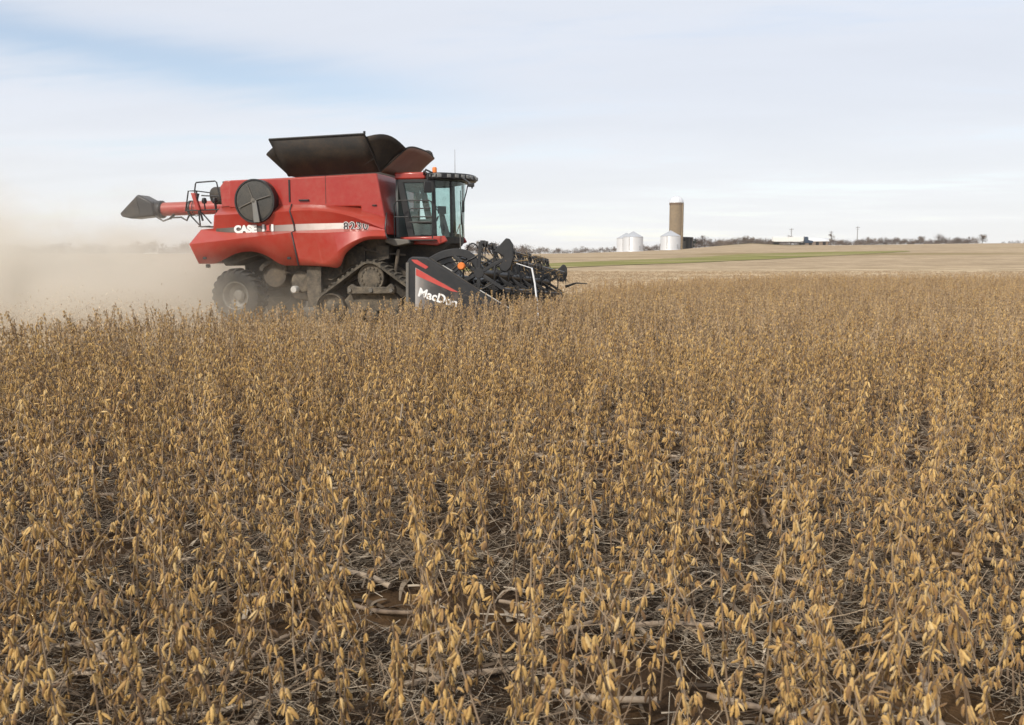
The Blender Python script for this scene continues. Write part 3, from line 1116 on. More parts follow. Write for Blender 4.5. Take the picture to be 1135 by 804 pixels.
# access rails outside the window
mb = MB()
yr = -1.30
mb.tube([(0.53, yr, 2.25), (0.54, yr, 3.07), (0.58, yr, 3.16), (0.66, yr, 3.2), (1.47, yr, 3.19), (1.54, yr, 3.16), (1.565, yr, 3.08), (1.56, yr, 2.22)], 0.017, 8)
mb.tube([(0.54, yr, 2.78), (1.56, yr, 2.78)], 0.015, 8)
mb.tube([(0.95, yr-0.05, 2.64), (0.95, yr-0.05, 2.94), (1.01, yr-0.05, 2.985), (1.53, yr-0.05, 2.99)], 0.017, 8)
mb.tube([(0.95, yr-0.05, 2.64), (1.53, yr-0.05, 2.64)], 0.022, 8)
mb.build('handrail', M['black'], cab, angle=50)
mb = MB().box(0.50, 1.60, -1.36, -1.0, 2.17, 2.205)
mb.build('step', M['dirty'], cab, bevel=0.008)
mb = MB().tube([(2.18, -0.9, 2.60), (2.205, -0.9, 1.72)], 0.016, 8).tube([(2.18, -0.9, 2.60), (2.06, -0.88, 2.30)], 0.012, 6)
mb.build('grab_rail', M['grey'], cab, angle=50)
mb = MB().prism([(0.30, 2.14), (0.34, 2.24), (0.95, 2.20), (1.0, 2.10), (0.6, 2.02)], -1.45, -1.0)
mb.build('fender_bracket', M['grey'], combine, bevel=0.03)

# --- under the hull
mb = MB()
mb.prism([(0.4, 1.95), (0.5, 2.12), (1.85, 2.10), (1.5, 1.75), (2.05, 1.0), (1.9, 0.55), (1.5, 0.60), (0.3, 1.25)], -0.72, 0.72)
mb.build('feeder_house', M['dirty'], combine, bevel=0.03)
mb = MB()
mb.box(-0.2, 0.25, -1.2, 1.2, 0.95, 1.35)
mb.build('axle', M['dirty'], combine, bevel=0.03)
mb = MB()
mb.box(-4.05, -3.7, -1.0, 1.0, 0.60, 0.86)
mb.prism([(-4.1, 0.8), (-3.6, 0.8), (-3.2, 1.7), (-4.2, 1.75)], -0.5, 0.5)
mb.build('axle', M['dirty'], combine, bevel=0.03)
mb = MB().box(-1.80, -1.40, -1.60, -1.50, 0.45, 1.50)
mb.build('support_plate', M['mud'], combine, bevel=0.01)
mb = MB().lathe([(0.0, -1.50), (0.09, -1.50), (0.27, -1.46), (0.30, -1.42), (0.30, -1.32), (0.0, -1.32)], (-2.02, 0, 1.10), 'y', 28)
pul = mb.build('drive_pulley', M['mud'], combine, angle=30)
mb = MB().lathe([(0.0, -1.66), (0.08, -1.66), (0.095, -1.63), (0.095, -1.48), (0.0, -1.48)], (-2.16, 0, 0.90), 'y', 18)
mb.build('hub_cap', M['light_grey'], pul, angle=30)
mb = MB()
for k in range(14):
    a = R(10 + k*11)
    mb.box(-0.05, 0.05, -0.5, 0.5, -0.05, 0.05, Matrix.Translation((-2.90+0.36*math.cos(a), -0.85, 1.28+0.34*math.sin(a))) @ Matrix.Rotation(-a, 4, 'Y'))
mb.lathe([(0.0, -1.25), (0.33, -1.22), (0.36, -1.1), (0.36, -0.4), (0.0, -0.4)], (-2.90, 0, 1.28), 'y', 26)
mb.build('residue_chopper', M['chassis'], combine, angle=30)
mb = MB()
for x in (-2.55, -1.25, -0.95, 0.55):
    mb.tube([(x, -1.33, 1.3), (x+0.1, -1.33, 1.95)], 0.05, 8)
mb.tube([(-2.5, -1.36, 1.35), (-1.2, -1.36, 1.15), (-0.6, -1.36, 1.5), (0.3, -1.36, 1.7)], 0.025, 6)
mb.tube([(-0.5, -1.36, 2.0), (0.1, -1.36, 1.86), (0.8, -1.2, 1.8)], 0.03, 6)
mb.box(-0.75, -0.25, -1.4, -1.3, 1.55, 2.02).box(0.05, 0.40, -1.38, -1.3, 1.7, 2.05)
mb.build('undercarriage', M['chassis'], combine, bevel=0.01)
MB().prism([(-2.7, 1.4), (-2.5, 0.62), (-1.2, 0.45), (1.3, 0.45), (1.5, 0.9), (0.3, 1.6)], -0.95, 0.95).build('belly_filler', M['chassis'], combine, bevel=0.03)  # added dark box, blocks the bright view through under the hull


# --- rear wheels
def make_wheel(yc, side):
    w = empty('rear_wheel', (-3.88, yc, 0.715), 0, combine)
    mb = MB()
    prof = [(0.36, -0.24), (0.40, -0.29), (0.50, -0.31), (0.60, -0.305), (0.66, -0.27), (0.685, -0.15), (0.69, 0.0), (0.685, 0.15), (0.66, 0.27), (0.60, 0.305), (0.50, 0.31), (0.40, 0.29), (0.36, 0.24)]
    mb.lathe(prof, (0, 0, 0), 'y', 56)
    for k in range(22):
        for s in (-1, 1):
            a0 = 2*math.pi*(k + (0.5 if s > 0 else 0))/22
            rows = []
            for j in range(6):
                t = j/5
                y = s*(0.015 + 0.295*t)
                a = a0 + 0.16*t
                r0 = 0.685 - 0.10*max(0, t-0.72)/0.28
                hw = 0.045
                rr_ = r0 + 0.055
                rows.append([Vector((rad*math.cos(a+d), y, rad*math.sin(a+d))) for rad, d in ((r0-0.02, -hw*1.2), (rr_, -hw*0.8), (rr_, hw*0.8), (r0-0.02, hw*1.2))])
            if s > 0:
                rows.reverse()
            mb.loft(rows)
            for rw, rev in ((rows[0], 0), (rows[-1], 1)):
                mb.add(rw, [(0, 1, 2, 3) if rev == 0 else (3, 2, 1, 0)])
    mb.build('tyre', M['rubber'], w, angle=40, fix=False)
    mb = MB()
    s = -1 if side < 0 else 1
    mb.lathe([(0.385, s*0.27), (0.375, s*0.285), (0.35, s*0.27), (0.33, s*0.20), (0.31, s*0.05), (0.16, s*0.0), (0.15, s*0.10), (0.10, s*0.14), (0.0, s*0.145)], (0, 0, 0), 'y', 36)
    for k in range(8):
        a = 2*math.pi*k/8
        mb.lathe([(0.0, s*0.04), (0.02, s*0.04), (0.02, s*0.0)], (0.21*math.cos(a), 0, 0.21*math.sin(a)), 'y', 8)
    mb.build('rim', M['rim'], w, angle=30, fix=True)
    return w


make_wheel(-1.30, -1)
make_wheel(1.30, 1)


# --- rubber tracks
def make_track(yc, side):
    tr = empty('track', (0, yc, 0), 0, combine)
    hw = 0.30
    circles = [((0.0, 1.22), 0.40), ((1.10, 0.44), 0.41), ((-1.10, 0.44), 0.41)]

    def tangent(c0, r0, c1, r1):
        d = Vector((c1[0]-c0[0], c1[1]-c0[1]))
        L = d.length
        base = math.atan2(d.y, d.x)
        a = math.acos((r0-r1)/L)
        n = base + a
        return n
    loop = []
    seq = [0, 1, 2]
    n = 3
    angs = []
    for i in range(n):
        (c0, r0), (c1, r1) = circles[seq[i]], circles[seq[(i+1) % n]]
        angs.append(tangent(c0, r0, c1, r1))
    for i in range(n):
        c, r = circles[seq[i]]
        a_in = angs[i-1]
        a_out = angs[i]
        while a_out > a_in:
            a_out -= 2*math.pi
        for k in range(11):
            a = a_in + (a_out-a_in)*k/10
            loop.append(Vector((c[0]+r*math.cos(a), 0, c[1]+r*math.sin(a))))
    loop = resample(loop + [loop[0]], 97)[:-1]
    m = len(loop)
    nrm = []
    for i in range(m):
        t = (loop[(i+1) % m]-loop[i-1]).normalized()
        nrm.append(Vector((-t.z, 0, t.x)))
    rows = []
    for i in range(m+1):
        p, q = loop[i % m], nrm[i % m]
        th = 0.03
        rows.append([p - q*th + Vector((0, -hw, 0)), p + q*th + Vector((0, -hw, 0)), p + q*th + Vector((0, hw, 0)), p - q*th + Vector((0, hw, 0)), p - q*th + Vector((0, -hw, 0))])
    mb = MB().loft(rows)
    for i in range(0, m, 2):
        p, q = loop[i], nrm[i]
        t = Vector((q.z, 0, -q.x))
        for s in (-1, 1):
            sk = t*(0.05*s)
            pts = []
            for y, o in ((s*0.0, 0), (s*hw, 1)):
                for (dt, dq) in ((-0.035, 0.025), (0.035, 0.025), (0.025, 0.075), (-0.025, 0.075)):
                    pts.append(p + t*(dt + (0.05 if o else 0)) + q*dq + Vector((0, y, 0)))
            mb.add(pts, [(0, 1, 2, 3), (7, 6, 5, 4), (0, 4, 5, 1), (1, 5, 6, 2), (2, 6, 7, 3), (3, 7, 4, 0)])
    mb.build('belt', M['belt'], tr, angle=30, fix=True)
    s = side
    mb = MB()
    mb.lathe([(0.0, s*0.24), (0.12, s*0.25), (0.30, s*0.20), (0.345, s*0.22), (0.36, s*0.20), (0.36, -s*0.25), (0.0, -s*0.25)], (0.0, 0, 1.22), 'y', 30)
    for k in range(15):
        a = 2*math.pi*k/15
        mb.lathe([(0.0, s*0.245), (0.03, s*0.245), (0.035, s*0.18)], (0.25*math.cos(a), 0, 1.22+0.25*math.sin(a)), 'y', 8)
    mb.build('drive_wheel', M['mud'], tr, angle=30, fix=True)
    for cx in (-1.10, 1.10):
        MB().lathe([(0.0, s*0.22), (0.10, s*0.22), (0.20, s*0.14), (0.30, s*0.16), (0.35, s*0.26), (0.37, s*0.25), (0.37, -s*0.25), (0.0, -s*0.25)], (cx, 0, 0.44), 'y', 28).build('idler', M['mud'], tr, angle=30, fix=True)
    for cx in (-0.55, 0.0, 0.55):
        MB().lathe([(0.0, s*0.24), (0.08, s*0.24), (0.17, s*0.18), (0.18, -s*0.25), (0.0, -s*0.25)], (cx, 0, 0.24), 'y', 20).build('roller', M['mud'], tr, angle=30, fix=True)
    mb = MB()
    y0, y1 = sorted((s*0.16, s*0.29))
    mb.prism([(-0.62, 0.80), (-0.62, 0.98), (-0.50, 1.06), (-0.38, 0.99), (0.45, 0.99), (0.56, 1.08), (0.66, 1.0), (0.66, 0.82)], y0, y1)
    mb.prism([(-1.05, 0.36), (1.05, 0.36), (0.62, 0.82), (-0.60, 0.82)], -0.1, 0.1)
    fr = mb.build('track_frame', M['mud'], tr, bevel=0.02)
    y2, y3 = sorted((-s*0.26, -s*0.20))
    MB().prism([(-1.2, 0.2), (1.2, 0.2), (1.2, 0.6), (0.2, 1.45), (-0.2, 1.45), (-1.2, 0.6)], y2, y3).build('dark_backing', M['chassis'], tr)  # added dark plate, fills the track triangle so its inside reads as shade
    mb = MB()
    for x in (-0.55, 0.03, 0.58):
        mb.lathe([(0.0, s*0.33), (0.05, s*0.33), (0.06, s*0.30), (0.06, s*0.26)], (x, 0, 0.90), 'y', 14)
    mb.build('bolt', M['grey'], fr, angle=30, fix=True)
    return tr


make_track(-1.45, -1)
make_track(1.45, 1)

# --- draper header
header = empty('header', (0, 0, -0.25), 0, combine)
header.rotation_euler = (R(-3.0), 0, 0)
HW = 4.80
mb = MB()
mb.box(2.02, 2.10, -HW+0.1, HW-0.1, 0.35, 1.36)
mb.tube([(2.08, -HW+0.1, 1.40), (2.08, HW-0.1, 1.40)], 0.10, 12)
mb.tube([(2.10, -HW+0.1, 0.35), (2.10, HW-0.1, 0.35)], 0.12, 12)
for y in np.linspace(-4.4, 4.4, 12):
    mb.prism([(1.98, 0.4), (1.98, 1.45), (2.05, 1.5), (2.2, 1.35), (2.35, 0.5), (2.35, 0.4)], y-0.04, y+0.04)
mb.build('header_frame', M['black'], header, bevel=0.01)
mb = MB()
for y0, y1 in ((-HW+0.2, -0.95), (0.95, HW-0.2)):
    mb.prism([(2.12, 0.52), (2.12, 0.58), (3.42, 0.32), (3.42, 0.26)], y0, y1)
mb.prism([(2.0, 0.48), (2.0, 0.54), (3.40, 0.30), (3.40, 0.24)], -0.9, 0.9)
mb.build('draper_belt', M['rubber'], header, bevel=0.005)
mb = MB()
mb.box(3.42, 3.56, -HW+0.1, HW-0.1, 0.20, 0.25)
for y in np.linspace(-4.6, 4.6, 76):
    mb.prism([(3.50, 0.20), (3.50, 0.26), (3.72, 0.225)], y-0.018, y+0.018)
mb.build('cutter_bar', M['grey'], header)

SHIELD = [(2.0, 0.28), (2.0, 1.66), (2.04, 1.73), (2.12, 1.775), (2.42, 1.765), (2.56, 1.71), (3.66, 1.03), (4.30, 0.66), (4.92, 0.30), (4.95, 0.22), (4.0, 0.16), (2.6, 0.2)]
for s in (-1, 1):
    y0, y1 = sorted((s*4.78, s*4.62))
    sh = MB().prism(SHIELD, y0, y1).build('end_shield', M['black'], header, bevel=0.03)
    yo = s*4.80
    a, c = sorted((yo, s*4.785))
    MB().box(1.985, 2.05, a, c, 0.30, 1.64).build('edge_trim', M['grey'], sh, bevel=0.004)
    # raised rib along the sloping top, a worn pale edge
    mb = MB().tube([(2.52, s*4.74, 1.735), (3.64, s*4.74, 1.045), (4.86, s*4.74, 0.345)], 0.022, 6)
    mb.build('top_rib', M['dirty'], sh)
    mb = MB().tube([(3.66, s*4.76, 1.045), (4.45, s*4.76, 0.59)], 0.013, 6)
    mb.build('edge_strip', M['light_grey'], sh)
    yd = s*4.784
    d0, d1 = sorted((yd, s*4.779))
    MB().prism([(2.20, 1.53), (3.35, 0.93), (3.30, 0.78), (2.20, 0.60)], d0, d1).build('decal_panel', M['shield_decal'], sh, angle=None)
    d2, d3 = sorted((s*4.788, s*4.7845))
    MB().prism([(2.215, 1.515), (2.30, 1.47), (3.18, 1.00), (3.02, 1.02), (2.215, 1.36)], d2, d3).build('decal_stripe', M['red_decal'], sh, angle=None)
    MB().prism([(2.10, 1.705), (2.24, 1.70), (2.50, 1.545), (2.44, 1.50), (2.18, 1.63)], d2, d3).build('reflector', M['red_decal'], sh, angle=None)
    if s < 0:
        text('MacDon', 0.265, M['white_decal'], sh, (2.25, -4.789, 0.915), (math.pi/2, R(15.5), 0), offset=0.008, xscale=1.02, ext=0.003)
# divider rods on the near end
mb = MB()
mb.tube([(4.45, -4.70, 1.63), (4.70, -4.70, 1.555), (4.79, -4.70, 1.525)], 0.009, 6)
mb.tube([(4.79, -4.70, 1.535), (4.86, -4.70, 1.2), (4.97, -4.70, 0.35)], 0.019, 8)
mb.build('divider_rod', M['white'], header, angle=50)
mb = MB().tube([(4.10, 4.70, 1.30), (4.45, 4.70, 1.42), (4.80, 4.70, 1.40)], [0.05, 0.03, 0.015], 6)
mb.build('divider_rod', M['black'], header, angle=50)

# reel
reel = empty('reel', (3.55, 0, 1.43), 0, header)
REEL_R = 0.66
mb = MB().tube([(0, -4.40, 0), (0, 4.40, 0)], 0.10, 14)
mb.build('reel_tube', M['black'], reel, angle=50)
NBAT = 6
bat_ang = [R(28 + k*60) for k in range(NBAT)]
for a in bat_ang:
    cx, cz = REEL_R*math.cos(a), REEL_R*math.sin(a)
    mb = MB().tube([(cx, -4.42, cz), (cx, 4.42, cz)], 0.034, 8)
    mb.prism([(cx-0.012, cz+0.02), (cx+0.018, cz+0.02), (cx+0.022, cz-0.055), (cx+0.004, cz-0.055)], -4.40, 4.40)
    for y in np.arange(-4.35, 4.36, 0.15):
        y += random.uniform(-0.03, 0.03)
        k1 = random.uniform(0.75, 1.15)
        sw = random.uniform(-0.05, 0.05)
        mb.tube([(cx+0.01, y, cz-0.02), (cx+(0.035+sw)*k1, y, cz-0.18*k1), (cx+(0.10+2*sw)*k1, y+sw, cz-0.33*k1)], [0.015, 0.012, 0.007], 4)
        if random.random() < 0.22:
            mb.box(cx-0.05, cx+0.05, y-0.05, y+0.05, cz-0.06, cz+0.07)
    mb.build('reel_bat', M['black'], reel, angle=40)
for y in (-4.42, -2.95, -1.48, 0.0, 1.48, 2.95, 4.42):
    mb = MB()
    for k, a in enumerate(bat_ang):
        cx, cz = REEL_R*math.cos(a), REEL_R*math.sin(a)
        m = Matrix.Translation((0, y, 0)) @ Matrix.Rotation(-a, 4, 'Y')
        mb.box(0.05, REEL_R+0.02, -0.02, 0.02, -0.04, 0.04, m)
        a2 = bat_ang[(k+1) % NBAT]
        c2, z2 = REEL_R*0.62*math.cos(a2), REEL_R*0.62*math.sin(a2)
        mb.tube([(cx*0.62, y, cz*0.62), (c2, y, z2)], 0.022, 6)
    mb.lathe([(0.0, -0.03), (0.12, -0.03), (0.12, 0.03), (0.0, 0.03)], (0, y, 0), 'y', 20)
    mb.build('reel_spider', M['black'], reel, bevel=0.008)
# cam shields at both ends of the reel
for s in (-1, 1):
    y0, y1 = sorted((s*4.50, s*4.46))
    mb = MB().prism([(0.33, 0.46), (0.40, 0.53), (0.62, 0.76), (0.70, 0.74), (0.78, 0.62), (0.80, 0.34), (0.74, 0.12), (0.64, 0.02), (0.52, 0.04), (0.46, 0.14), (0.54, 0.24), (0.56, 0.36), (0.46, 0.42)], y0, y1)
    if s > 0:
        mb.v = [(x*0.8, y, z*0.75) for x, y, z in mb.v]
    mb.build('end_plate', M['black'], reel, bevel=0.02)
# reel arms with lift rams
for y in (-4.36, 0.28, 4.30):
    path = catmull([(2.10, y, 1.42), (2.38, y, 1.66), (2.72, y, 1.83), (3.08, y, 1.88), (3.36, y, 1.78), (3.58, y, 1.50)], 5)
    mb = MB()
    for a, c in zip(path[:-1], path[1:]):
        pass
    n = len(path)
    up, lo = [], []
    for i, p in enumerate(path):
        t = (path[min(i+1, n-1)] - path[max(i-1, 0)]).normalized()
        q = Vector((-t.z, 0, t.x))
        w = 0.075 + 0.015*math.sin(math.pi*i/(n-1))
        up.append((p.x+q.x*w, p.z+q.z*w))
        lo.append((p.x-q.x*w, p.z-q.z*w))
    mb.prism(up + list(reversed(lo)), y-0.06, y+0.06)
    arm = mb.build('reel_arm', M['black'], header, bevel=0.015)
    mb = MB().tube([(2.35, y-0.12, 1.0), (2.9, y-0.12, 1.45)], 0.045, 10).tube([(2.9, y-0.12, 1.45), (3.2, y-0.12, 1.7)], 0.024, 8)
    mb.build('lift_ram', M['dirty'], arm, angle=50)
mb = MB().lathe([(0.0, -4.66), (0.065, -4.66), (0.085, -4.63), (0.085, -4.58), (0.0, -4.58)], (3.20, 0, 1.57), 'y', 20)
mb.build('side_marker', M['orange'], header, angle=30)
MB().tube([(3.02, -4.58, 1.42), (3.20, -4.58, 1.57), (3.36, -4.56, 1.72)], 0.022, 6).build('marker_stalk', M['black'], header)
mb = MB()
mb.tube(catmull([(3.18, -4.1, 1.70), (3.20, -4.1, 2.00), (3.31, -4.1, 2.10), (3.43, -4.1, 2.02), (3.56, -4.1, 1.74)], 6), 0.016, 6)
mb.tube(catmull([(2.2, -4.2, 1.5), (2.5, -4.25, 1.52), (2.8, -4.3, 1.66), (3.1, -4.3, 1.70)], 6), 0.018, 6)
mb.tube(catmull([(2.1, -2.6, 1.55), (2.4, -2.9, 1.72), (2.7, -3.3, 1.62), (2.9, -3.6, 1.4)], 6), 0.02, 6)
mb.build('hydraulic_hose', M['black'], header, angle=60)
mb = MB()
mb.box(2.62, 2.95, -4.54, -4.44, 1.40, 1.50).prism([(2.55, 1.48), (2.75, 1.60), (3.0, 1.46), (2.8, 1.42)], -4.56, -4.50)
mb.build('valve_block', M['light_grey'], header, bevel=0.015)
# bean straw caught on the reel and table
mb = MB()
for k in range(420):
    y = random.uniform(-4.4, 4.3)
    if random.random() < 0.6:
        a = random.choice(bat_ang)
        p = Vector((3.55 + REEL_R*math.cos(a) + random.uniform(-0.08, 0.12), y, 1.42 + REEL_R*math.sin(a) + random.uniform(-0.22, 0.06)))
    else:
        p = Vector((random.uniform(2.5, 3.5), y, random.uniform(0.6, 0.95)))
    d = Vector((random.gauss(0, 1), random.gauss(0, 1), random.gauss(0, 0.6))).normalized()*random.uniform(0.05, 0.16)
    mb.tube([p-d, p+d], random.uniform(0.004, 0.011), 4)
cs = mb.build('caught_straw', M['debris'], header, angle=None)
cs['kind'] = 'stuff'

# every lamp, mirror, clamp, latch, belt and bolt of the machine becomes an object of its own
def split_pieces(o):
    me = o.data
    nv = len(me.vertices)
    par = list(range(nv))

    def find(i):
        while par[i] != i:
            par[i] = par[par[i]]
            i = par[i]
        return i
    for p in me.polygons:
        vs_ = list(p.vertices)
        for v in vs_[1:]:
            par[find(v)] = find(vs_[0])
    groups = {}
    for p in me.polygons:
        groups.setdefault(find(p.vertices[0]), []).append(p)
    if len(groups) < 2:
        return
    for polys in groups.values():
        remap = {}
        vs_, fs_ = [], []
        for p in polys:
            f = []
            for v in p.vertices:
                if v not in remap:
                    remap[v] = len(vs_)
                    vs_.append(tuple(me.vertices[v].co))
                f.append(remap[v])
            fs_.append(f)
        mb = MB().add(vs_, fs_)
        c = mb.build(o.name.split('.')[0], list(me.materials), o.parent, angle=35)
        for md in o.modifiers:
            if md.type == 'BEVEL':
                m2 = c.modifiers.new('bevel', 'BEVEL')
                m2.width, m2.segments, m2.limit_method, m2.angle_limit = md.width, md.segments, md.limit_method, md.angle_limit
    bpy.data.objects.remove(o)


for o in list(bpy.data.objects):
    if o.type == 'MESH' and o.name.split('.')[0] in ('roof_lamp', 'mirror', 'mirror_arm', 'sill', 'clamp', 'panel_latch', 'bolt', 'axle', 'draper_belt'):
        split_pieces(o)

# ------------------------------------------------------------------ the farm on the ridge
def corrugated(name, col, freq, metal=0.6, rough=0.35):
    m, b, p, oc, geo = principled(name)
    z = b.sep(oc)[2]
    n = b.noise(b.vscale(oc, (1, 1, 0.25)), 0.8, 4, 0.6)
    b.l.new(b.mix(n, tuple(c*0.90 for c in col), col), p.inputs['Base Color'])
    p.inputs['Metallic'].default_value = metal
    p.inputs['Roughness'].default_value = rough
    w = b.math('SINE', b.math('MULTIPLY', z, freq))
    b.l.new(b.bump(w, 0.5, 0.05), p.inputs['Normal'])
    return m


M['galv'] = corrugated('galvanised_steel', (0.74, 0.75, 0.77), 18, 0.25, 0.45)
M['galv_roof'] = plain('galvanised_roof', (0.48, 0.49, 0.51), 0.45, metal=0.3, nscale=0.6, var=0.06)
M['dome'] = plain('aluminium_dome', (0.76, 0.77, 0.79), 0.4, metal=0.3, nscale=0.5, var=0.05)


def stave_mat():
    m, b, p, oc, geo = principled('concrete_staves')
    x, y, z = b.sep(oc)[:3]
    ang = b.math('ARCTAN2', y, x)
    n = b.noise(b.vscale(oc, (0.8, 0.8, 0.25)), 1.2, 5, 0.65)
    br = b.new('ShaderNodeTexBrick')
    b.l.new(b.comb(b.math('MULTIPLY', ang, 3.1), z, 0.0), br.inputs['Vector'])
    br.inputs['Scale'].default_value = 1.0
    br.inputs['Brick Width'].default_value = 0.75
    br.inputs['Row Height'].default_value = 0.28
    br.inputs['Mortar Size'].default_value = 0.02
    br.inputs['Color1'].default_value = (0.31, 0.235, 0.145, 1)
    br.inputs['Color2'].default_value = (0.235, 0.175, 0.11, 1)
    br.inputs['Mortar'].default_value = (0.18, 0.14, 0.10, 1)
    c = b.mix(b.math('MULTIPLY', b.step(0.45, 0.72, n), 0.55), br.outputs['Color'], (0.20, 0.155, 0.105))
    b.l.new(c, p.inputs['Base Color'])
    p.inputs['Roughness'].default_value = 0.9
    return m


M['stave'] = stave_mat()
M['hoop'] = plain('rusty_hoop', (0.16, 0.11, 0.075), 0.8)


def at(px, d):
    return (px-567.5)/1000*0.993*d


def place(px, d, dz=-0.05):
    x = at(px, d)
    return (x, d, H(x, d)+dz)


silo = empty('concrete_silo', place(748.6, 420))
tag(silo, 'tall round tan concrete silo with a pale metal dome, behind a white grain bin', 'silo')
MB().lathe([(0.0, 0), (3.1, 0), (3.1, 21.3), (0.0, 21.3)], n=48).build('barrel', M['stave'], silo, angle=30)
mb = MB()
for k in range(34):
    z = 0.5 + 20.6*(k/33)**0.9
    mb.lathe([(3.1, z-0.02), (3.135, z-0.02), (3.135, z+0.02), (3.1, z+0.02)], n=40)
mb.build('hoop', M['hoop'], silo, angle=30)
mb = MB()
mb.lathe([(3.22, 20.5), (3.28, 20.5), (3.28, 21.35), (3.15, 21.35)], n=40)
mb.build('rim', M['hoop'], silo, angle=30)
mb = MB().lathe([(3.22*math.cos(a), 21.35 + 3.1*math.sin(a)) for a in np.linspace(0, math.pi/2, 12)], n=40)
dome = mb.build('dome', M['dome'], silo, angle=60)
mb = MB()
for k in range(10):
    a0 = 2*math.pi*k/10
    mb.tube([(3.25*math.cos(e)*math.cos(a0), 3.25*math.cos(e)*math.sin(a0), 21.35+3.14*math.sin(e)) for e in np.linspace(0.02, 1.5, 9)], 0.05, 4)
mb.build('rib', M['galv_roof'], dome)
mb = MB()
mb.prism([(-0.45, 0.3), (0.45, 0.3), (0.45, 21.0), (-0.45, 21.0)], -3.55, -3.08)
mb.v = [(x*math.cos(-0.9) - y*math.sin(-0.9), x*math.sin(-0.9)+y*math.cos(-0.9), z) for x, y, z in mb.v]
mb.v = [(-x, y, z) for x, y, z in mb.v]
mb.f = [tuple(reversed(f)) for f in mb.f]
mb.build('chute', M['stave'], silo, bevel=0.02)


def grain_bin(px, d, r, eave, roof_h, label):
    b_ = empty('grain_bin', place(px, d))
    tag(b_, label, 'grain bin', 'white grain bins on the ridge')
    MB().lathe([(0, 0), (r+0.15, 0), (r+0.15, 0.25), (r, 0.25), (r, eave), (0, eave)], n=48).build('wall', M['galv'], b_, angle=30)
    mb = MB().lathe([(r+0.10, eave+0.01), (r+0.12, eave+0.06), (0.55, eave+roof_h*0.9), (0.0, eave+roof_h*0.9)], n=32)
    rf = mb.build('roof', M['galv_roof'], b_, angle=4)
    mb = MB()
    for k in range(32):
        a = 2*math.pi*k/32
        mb.tube([((r+0.1)*math.cos(a), (r+0.1)*math.sin(a), eave+0.08), (0.55*math.cos(a), 0.55*math.sin(a), eave+roof_h*0.9+0.02)], 0.035, 4)
    mb.build('roof_rib', M['galv_roof'], rf)
    MB().lathe([(0.0, eave+roof_h*0.88), (0.55, eave+roof_h*0.88), (0.55, eave+roof_h*0.97), (0.35, eave+roof_h), (0.0, eave+roof_h)], n=16).build('cap', M['galv_roof'], rf, angle=30)
    mb = MB()
    mb.box(-0.45, 0.45, -r-0.06, -r+0.1, 0.7, 2.5)
    mb.v = [(x*math.cos(0.6)-y*math.sin(0.6), x*math.sin(0.6)+y*math.cos(0.6), z) for x, y, z in mb.v]
    mb.build('door', M['galv_roof'], b_, bevel=0.02)
    mb = MB()
    for s in (-0.2, 0.2):
        mb.tube([(s, -r-0.12, 0.4), (s, -r-0.12, eave)], 0.03, 5)
    for z in np.arange(0.6, eave, 0.4):
        mb.tube([(-0.2, -r-0.12, z), (0.2, -r-0.12, z)], 0.02, 4)
    mb.v = [(x*math.cos(-0.5)-y*math.sin(-0.5), x*math.sin(-0.5)+y*math.cos(-0.5), z) for x, y, z in mb.v]
    mb.build('ladder', M['grey'], b_)
    return b_


grain_bin(701.5, 400, 4.35, 6.3, 2.5, 'front one of the two overlapping white grain bins, left of the tall silo')
grain_bin(694.0, 414, 4.35, 6.0, 2.5, 'partly hidden white grain bin at the left end, behind its twin')
grain_bin(742.8, 398, 4.35, 6.0, 2.5, 'single white grain bin standing in front of the tall concrete silo')

shed = empty('dark_shed', place(761.5, 425), R(-8))
tag(shed, 'dark flat-roofed shed at the right foot of the tall silo', 'shed')
M['shed'] = plain('weathered_dark_boards', (0.012, 0.012, 0.014), 0.85, nscale=1.0, var=0.3)
mb = MB()
mb.box(-2.4, 2.4, -0.1, 6.0, 0.0, 5.0)
mb.build('wall', M['shed'], shed)
MB().prism([(-2.7, 5.0), (2.7, 5.0), (2.6, 5.35), (-2.6, 5.55)], -1.5, 6.3).build('roof', M['shed'], shed, bevel=0.04)
mb = MB()
for x in (-2.3, -0.75, 0.8, 2.3):
    mb.box(x-0.1, x+0.1, -1.4, -1.2, 0.0, 5.0)
mb.build('post', M['bark'], shed)
MB().box(-2.2, -0.9, -0.16, -0.08, 0.2, 3.6).build('door', M['grey'], shed, bevel=0.02)

# the lorry
truck = empty('semi_truck', place(877.5, 445, 0.25), R(-2))
tag(truck, 'semi truck with a long white trailer and dark blue cab parked on the ridge', 'truck')
M['navy'] = plain('dark_blue_paint', (0.025, 0.045, 0.085), 0.35, coat=0.4, nscale=1)
M['tyre'] = plain('truck_tyre', (0.022, 0.022, 0.022), 0.85)
mb = MB().prism([(-9.6, 1.75), (-9.6, 3.75), (5.2, 3.75), (5.2, 1.75), (3.0, 1.5), (-8.6, 1.5)], -1.25, 1.25)
trailer = mb.build('trailer', M['white'], truck, bevel=0.05)
mb = MB()
for x in np.arange(-9.3, 5.2, 0.8):
    mb.box(x-0.03, x+0.03, -1.285, -1.252, 1.8, 3.7)
mb.build('side_rib', M['light_grey'], trailer)
mb = MB().box(-9.2, 3.5, -0.5, 0.5, 0.95, 1.24)
mb.box(2.6, 2.75, -1.0, -0.8, 0.2, 1.24).box(2.6, 2.75, 0.8, 1.0, 0.2, 1.24)
mb.box(4.0, 9.6, -0.45, 0.45, 0.7, 1.0)
mb.build('frame', M['dirty'], truck, bevel=0.02)
mb = MB().prism([(5.6, 0.9), (5.6, 3.6), (5.9, 3.85), (7.2, 3.85), (7.55, 3.1), (7.7, 2.25), (9.7, 2.0), (9.85, 1.6), (9.85, 0.85)], -1.15, 1.15)
